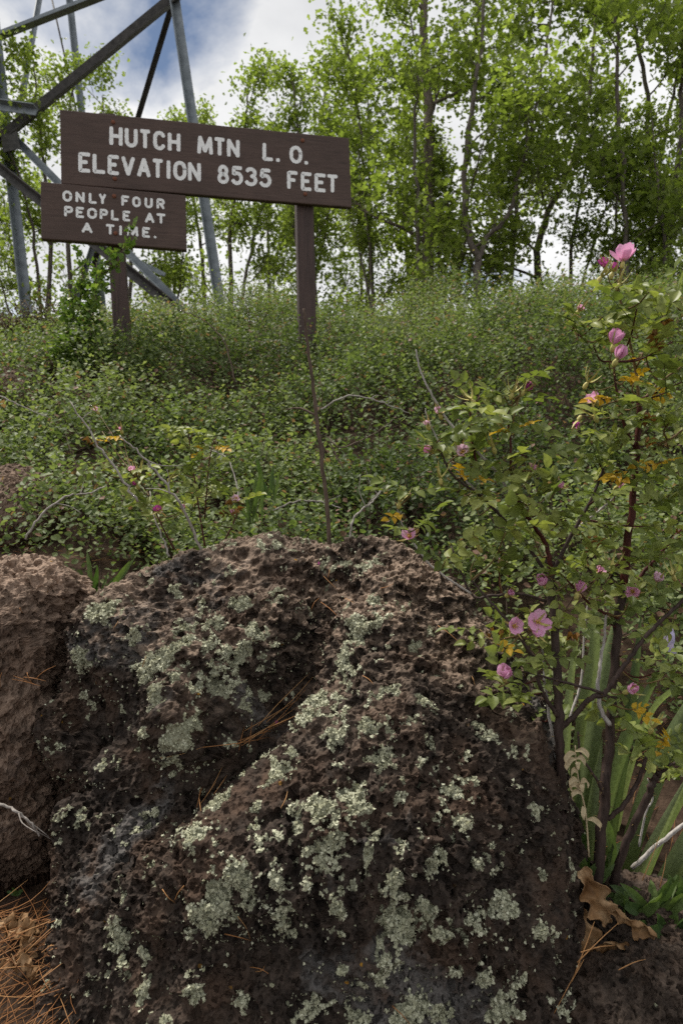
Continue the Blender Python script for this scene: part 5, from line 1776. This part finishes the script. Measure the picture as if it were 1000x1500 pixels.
def make_dried_stalk():
    rng = np.random.default_rng(8)
    root = thing('dried_flower_stalk', at(862, 1255, 1.13), 'cream dried flower stalk with curled leaves between the two rose stems', 'plant')
    P = smooth_line(pts([(862, 1255, 1.13), (857, 1190, 1.13), (848, 1150, 1.125), (843, 1115, 1.12), (842, 1092, 1.12)]), 6)
    V, F = tube(P, [.0018, .0011], 5)
    obj('stem', V, F, MAT['straw'], root)
    for i in range(13):
        p = P[rng.integers(4, len(P))]
        d = unit([rng.normal(0, 1), -.4, rng.normal(-.1, .6)])
        L = rng.uniform(.012, .026)
        c = [p, p + d * L * .5 + [0, 0, .006], p + d * L, p + d * L * .85 + [0, -.004, -.008]]
        Q = smooth_line(np.array(c), 3)
        n = len(Q); V = []
        x = unit(np.cross(d, [0, -1, .3]))
        for j in range(n):
            w = .0045 * math.sin(math.pi * (.08 + .9 * j / (n - 1))) ** .8
            for s in (-1, 0, 1): V.append(Q[j] + x * s * w + np.array([0, -.002 * abs(s), 0]))
        idx = np.arange(n * 3).reshape(n, 3)
        F = np.stack([idx[:-1, :-1], idx[:-1, 1:], idx[1:, 1:], idx[1:, :-1]], -1).reshape(-1, 4)
        obj('curled_leaf', np.array(V), F, MAT['straw'], root)


make_dried_stalk()


def oak_dead(name, label, p, fwd, side, up, L, W, curl, roll, seed, mat='dead_leaf', group=None):
    "curled dry oak leaf: lobed sheet rolled along its length"
    rng = np.random.default_rng(seed)
    n, m = 34, 15
    fwd = unit(np.array(fwd, float)); side = unit(np.array(side, float) - fwd * np.dot(side, fwd)); up_ = np.cross(side, fwd)
    if np.dot(up_, up) < 0: up_ = -up_
    V = []
    for i in range(n):
        t = i / (n - 1)
        w = W * .5 * (math.sin(math.pi * (.06 + .92 * t)) ** .6) * (.72 + .28 * math.sin(t * 19 + 1)) * (1 + .05 * rng.normal())
        for j in range(m):
            s = 2 * j / (m - 1) - 1
            th = s * curl * (.6 + .5 * t)
            a = w / max(curl * .8, .2)
            xs, zs = a * math.sin(th), a * (1 - math.cos(th))
            q = roll * t * t * L
            ph = t * roll * 1.4
            y = L * (math.sin(ph) / (roll * 1.4) if abs(roll) > .01 else t)
            z = -L * ((1 - math.cos(ph)) / (roll * 1.4) if abs(roll) > .01 else 0)
            nz = .006 * math.sin(7 * t + s * 2.5 + seed) + .003 * math.sin(15 * t - 4 * s) + .0007 * rng.normal() - .003 * math.exp(-(s * 7) ** 2)
            V.append(np.array(p) + fwd * y + side * xs + up_ * (z + zs + nz))
    idx = np.arange(n * m).reshape(n, m)
    F = np.stack([idx[:-1, :-1], idx[:-1, 1:], idx[1:, 1:], idx[1:, :-1]], -1).reshape(-1, 4)
    tint = np.clip(.5 + .5 * fbm(np.array(V), 40, 3, seed) , 0, 1)
    o = obj(name, np.array(V), F, MAT[mat], None, tint)
    md = o.modifiers.new('thickness', 'SOLIDIFY'); md.thickness = .0006
    return tag(o, label, 'leaf', group)


oak_dead('dead_oak_leaf', 'big curled brown dead oak leaf leaning against the rose stem', at(852, 1272, 1.10), at(905, 1385, 1.06) - at(852, 1272, 1.10), (1, -.1, .35), (0, -.9, .4), .10, .07, 1.5, .5, 3)
oak_dead('dead_oak_leaf', 'long folded brown dead leaf pointing down onto the small rock', at(890, 1325, 1.09), at(956, 1378, 1.07) - at(890, 1325, 1.09), (.5, -.5, .8), (0, -.9, .4), .085, .042, 1.4, .2, 4)
oak_dead('dead_oak_leaf', 'dark brown dead leaf wedged low against the boulder under the curled leaf', at(845, 1330, 1.12), at(868, 1440, 1.07) - at(845, 1330, 1.12), (1, -.2, 0), (0, -.9, .3), .10, .07, .7, .3, 5)
oak_dead('dead_oak_leaf', 'crumpled brown dead leaf under the folded one beside the small rock', at(870, 1390, 1.1), at(930, 1400, 1.06) - at(870, 1390, 1.1), (0, -.5, 1), (0, -.9, .4), .07, .055, .9, .4, 6)
for i, (x, y, dx, dy) in enumerate([(8, 1355, 30, 12), (45, 1340, -25, 20), (15, 1400, 22, -20), (30, 1440, 30, 30), (5, 1470, 25, -15), (50, 1400, -12, 45), (35, 1375, 20, 30)]):
    a = at(x, y, 1.19 - .0006 * (y - 1340)); b = at(x + dx, y + dy, 1.18 - .0006 * (y + dy - 1340))
    a[2] = gz(a[0], a[1]) + .012 + .004 * i; b[2] = gz(b[0], b[1]) + .014 + .004 * i
    oak_dead('dead_oak_leaf', 'dead brown oak leaf half buried in pine needles at the bottom left', a, b - a, (b - a)[[1, 0, 2]] * [1, -1, 0] + [0, 0, .1], (0, 0, 1), .055, .04, .6, .25, 20 + i, group='oak leaves in the needle litter')


def needle_mesh(P, r=.0007):
    return tube(smooth_line(P, 3), [r, r * .9, r * .5], 3, True)


def make_needles():
    rng = np.random.default_rng(21)
    # the deep litter at the bottom left and behind the rocks: nobody could count it
    A = Acc()
    def litter(n, cx, cy, sx, sy, zoff):
        for _ in range(n):
            x, y = cx + rng.uniform(-1, 1) * sx, cy + rng.uniform(-1, 1) * sy
            a = rng.uniform(0, math.pi); L = rng.uniform(.06, .15)
            if rng.uniform() < .55: a = rng.normal(1.0, .35)
            d = np.array([math.cos(a), math.sin(a), 0]) * L / 2
            z = gz(x, y) + rng.uniform(.004, zoff)
            c = np.array([x, y, z])
            P = np.array([c - d + [0, 0, rng.normal(0, .008)], c + rng.normal(0, .004, 3), c + d + [0, 0, rng.normal(0, .01)]])
            P[:, 2] = np.maximum(P[:, 2], gz(x, y) + .003)
            V, F = needle_mesh(P)
            A.add(V, F, float(np.clip(rng.normal(.34, .24), 0, 1)))
    litter(560, -.56, .99, .16, .17, .045)
    litter(140, .44, 1.14, .12, .10, .03)
    litter(200, .55, 1.6, .35, .3, .03)
    litter(260, -1.2, 2.6, .5, .8, .03)
    o = A.build('needle_litter', MAT['needle'])
    tag(o, 'brown pine needle litter covering the ground at the bottom left', 'needles', None, 'stuff')
    # needles lying in the crevice and on the boulder, each by itself
    lay = [((345, 1092), (425, 1045)), ((350, 1085), (418, 1052)), ((358, 1088), (432, 1030)), ((362, 1075), (440, 1018)), ((372, 1080), (445, 1005)), ((352, 1080), (405, 1066)), ((355, 1095), (362, 1060)),
           ((380, 1062), (448, 990)), ((395, 1060), (455, 985)), ((368, 1092), (374, 1060)), ((390, 1070), (438, 1040)), ((285, 1182), (298, 1150)), ((300, 1168), (330, 1128)), ((288, 1175), (318, 1140)), ((310, 1160), (336, 1130)),
           ((290, 1185), (290, 1155)), ((345, 1340), (372, 1378)), ((240, 1295), (255, 1318)), ((268, 1292), (254, 1316)), ((332, 1362), (370, 1376)), ((365, 1412), (394, 1420)), ((370, 1418), (392, 1412)),
           ((478, 838), (496, 862)), ((480, 830), (482, 852)), ((460, 890), (470, 872)), ((470, 880), (490, 898)), ((552, 858), (572, 850)), ((640, 912), (674, 945)), ((500, 872), (515, 880)),
           ((205, 972), (210, 958)), ((165, 915), (172, 905)), ((232, 1112), (300, 1090)), ((300, 1090), (392, 1078)), ((570, 1470), (600, 1500)), ((700, 1000), (690, 985)), ((530, 985), (545, 998)), ((410, 1180), (425, 1165))]
    for a, b in lay:
        p, q = on_boulder(*a, .003), on_boulder(*b, .003)
        if p is None or q is None: continue
        if np.linalg.norm(p - q) > .2: continue
        nv = unit(CAM - (p + q) / 2)
        mid = (p + q) / 2 + nv * (.004 + .05 * np.linalg.norm(p - q)) + rng.normal(0, .002, 3)
        V, F = needle_mesh(np.array([p, mid, q]), .0008)
        o = obj('pine_needle', V, F, MAT['needle'], None, np.full(len(V), rng.uniform(.35, .9)))
        tag(o, 'single orange brown pine needle lying on the lichen boulder', 'pine needle', 'pine needles on the lichen boulder')
    for a, b in [((20, 990), (45, 1000)), ((18, 995), (60, 1005)), ((40, 985), (50, 1005)), ((35, 992), (68, 998)), ((3, 985), (2, 1008)), ((52, 995), (82, 975)), ((30, 890), (34, 898))]:
        p, q = at(*a, 1.335), at(*b, 1.335)
        V, F = needle_mesh(np.array([p, (p + q) / 2 + [0, -.006, .004], q]), .0008)
        o = obj('pine_needle', V, F, MAT['needle'], None, np.full(len(V), .5))
        tag(o, 'single orange brown pine needle lying on the tan boulder', 'pine needle', 'pine needles on the tan boulder')
    for a, b in [((845, 1410), (905, 1352)), ((840, 1430), (870, 1350)), ((850, 1395), (900, 1385)), ((905, 1421), (945, 1405)), ((835, 1440), (855, 1405)), ((808, 1490), (850, 1410)), ((940, 1290), (965, 1225)), ((965, 1300), (975, 1250))]:
        p, q = at(*a, 1.0), at(*b, 1.02)
        V, F = needle_mesh(np.array([p, (p + q) / 2 + [0, -.004, .006], q]), .0008)
        o = obj('pine_needle', V, F, MAT['needle'], None, np.full(len(V), .7))
        tag(o, 'single tan pine needle fallen by the curled dead leaf and small rock', 'pine needle', 'pine needles by the small rock')
    # fallen petals
    for i, (x, y) in enumerate([(408, 1055), (471, 822)]):
        p = on_boulder(x, y, .003)
        me = petal_mesh(MAT['petal_dark'], .6, .008, i)
        o = bpy.data.objects.new('fallen_petal', me); COL.objects.link(o)
        o.matrix_world = frame(p, (.2, -.6, .7), i)
        tag(o, ('fallen magenta petal lying in the crevice of the lichen boulder', 'fallen magenta petal on top of the lichen boulder')[i], 'petal')


make_needles()
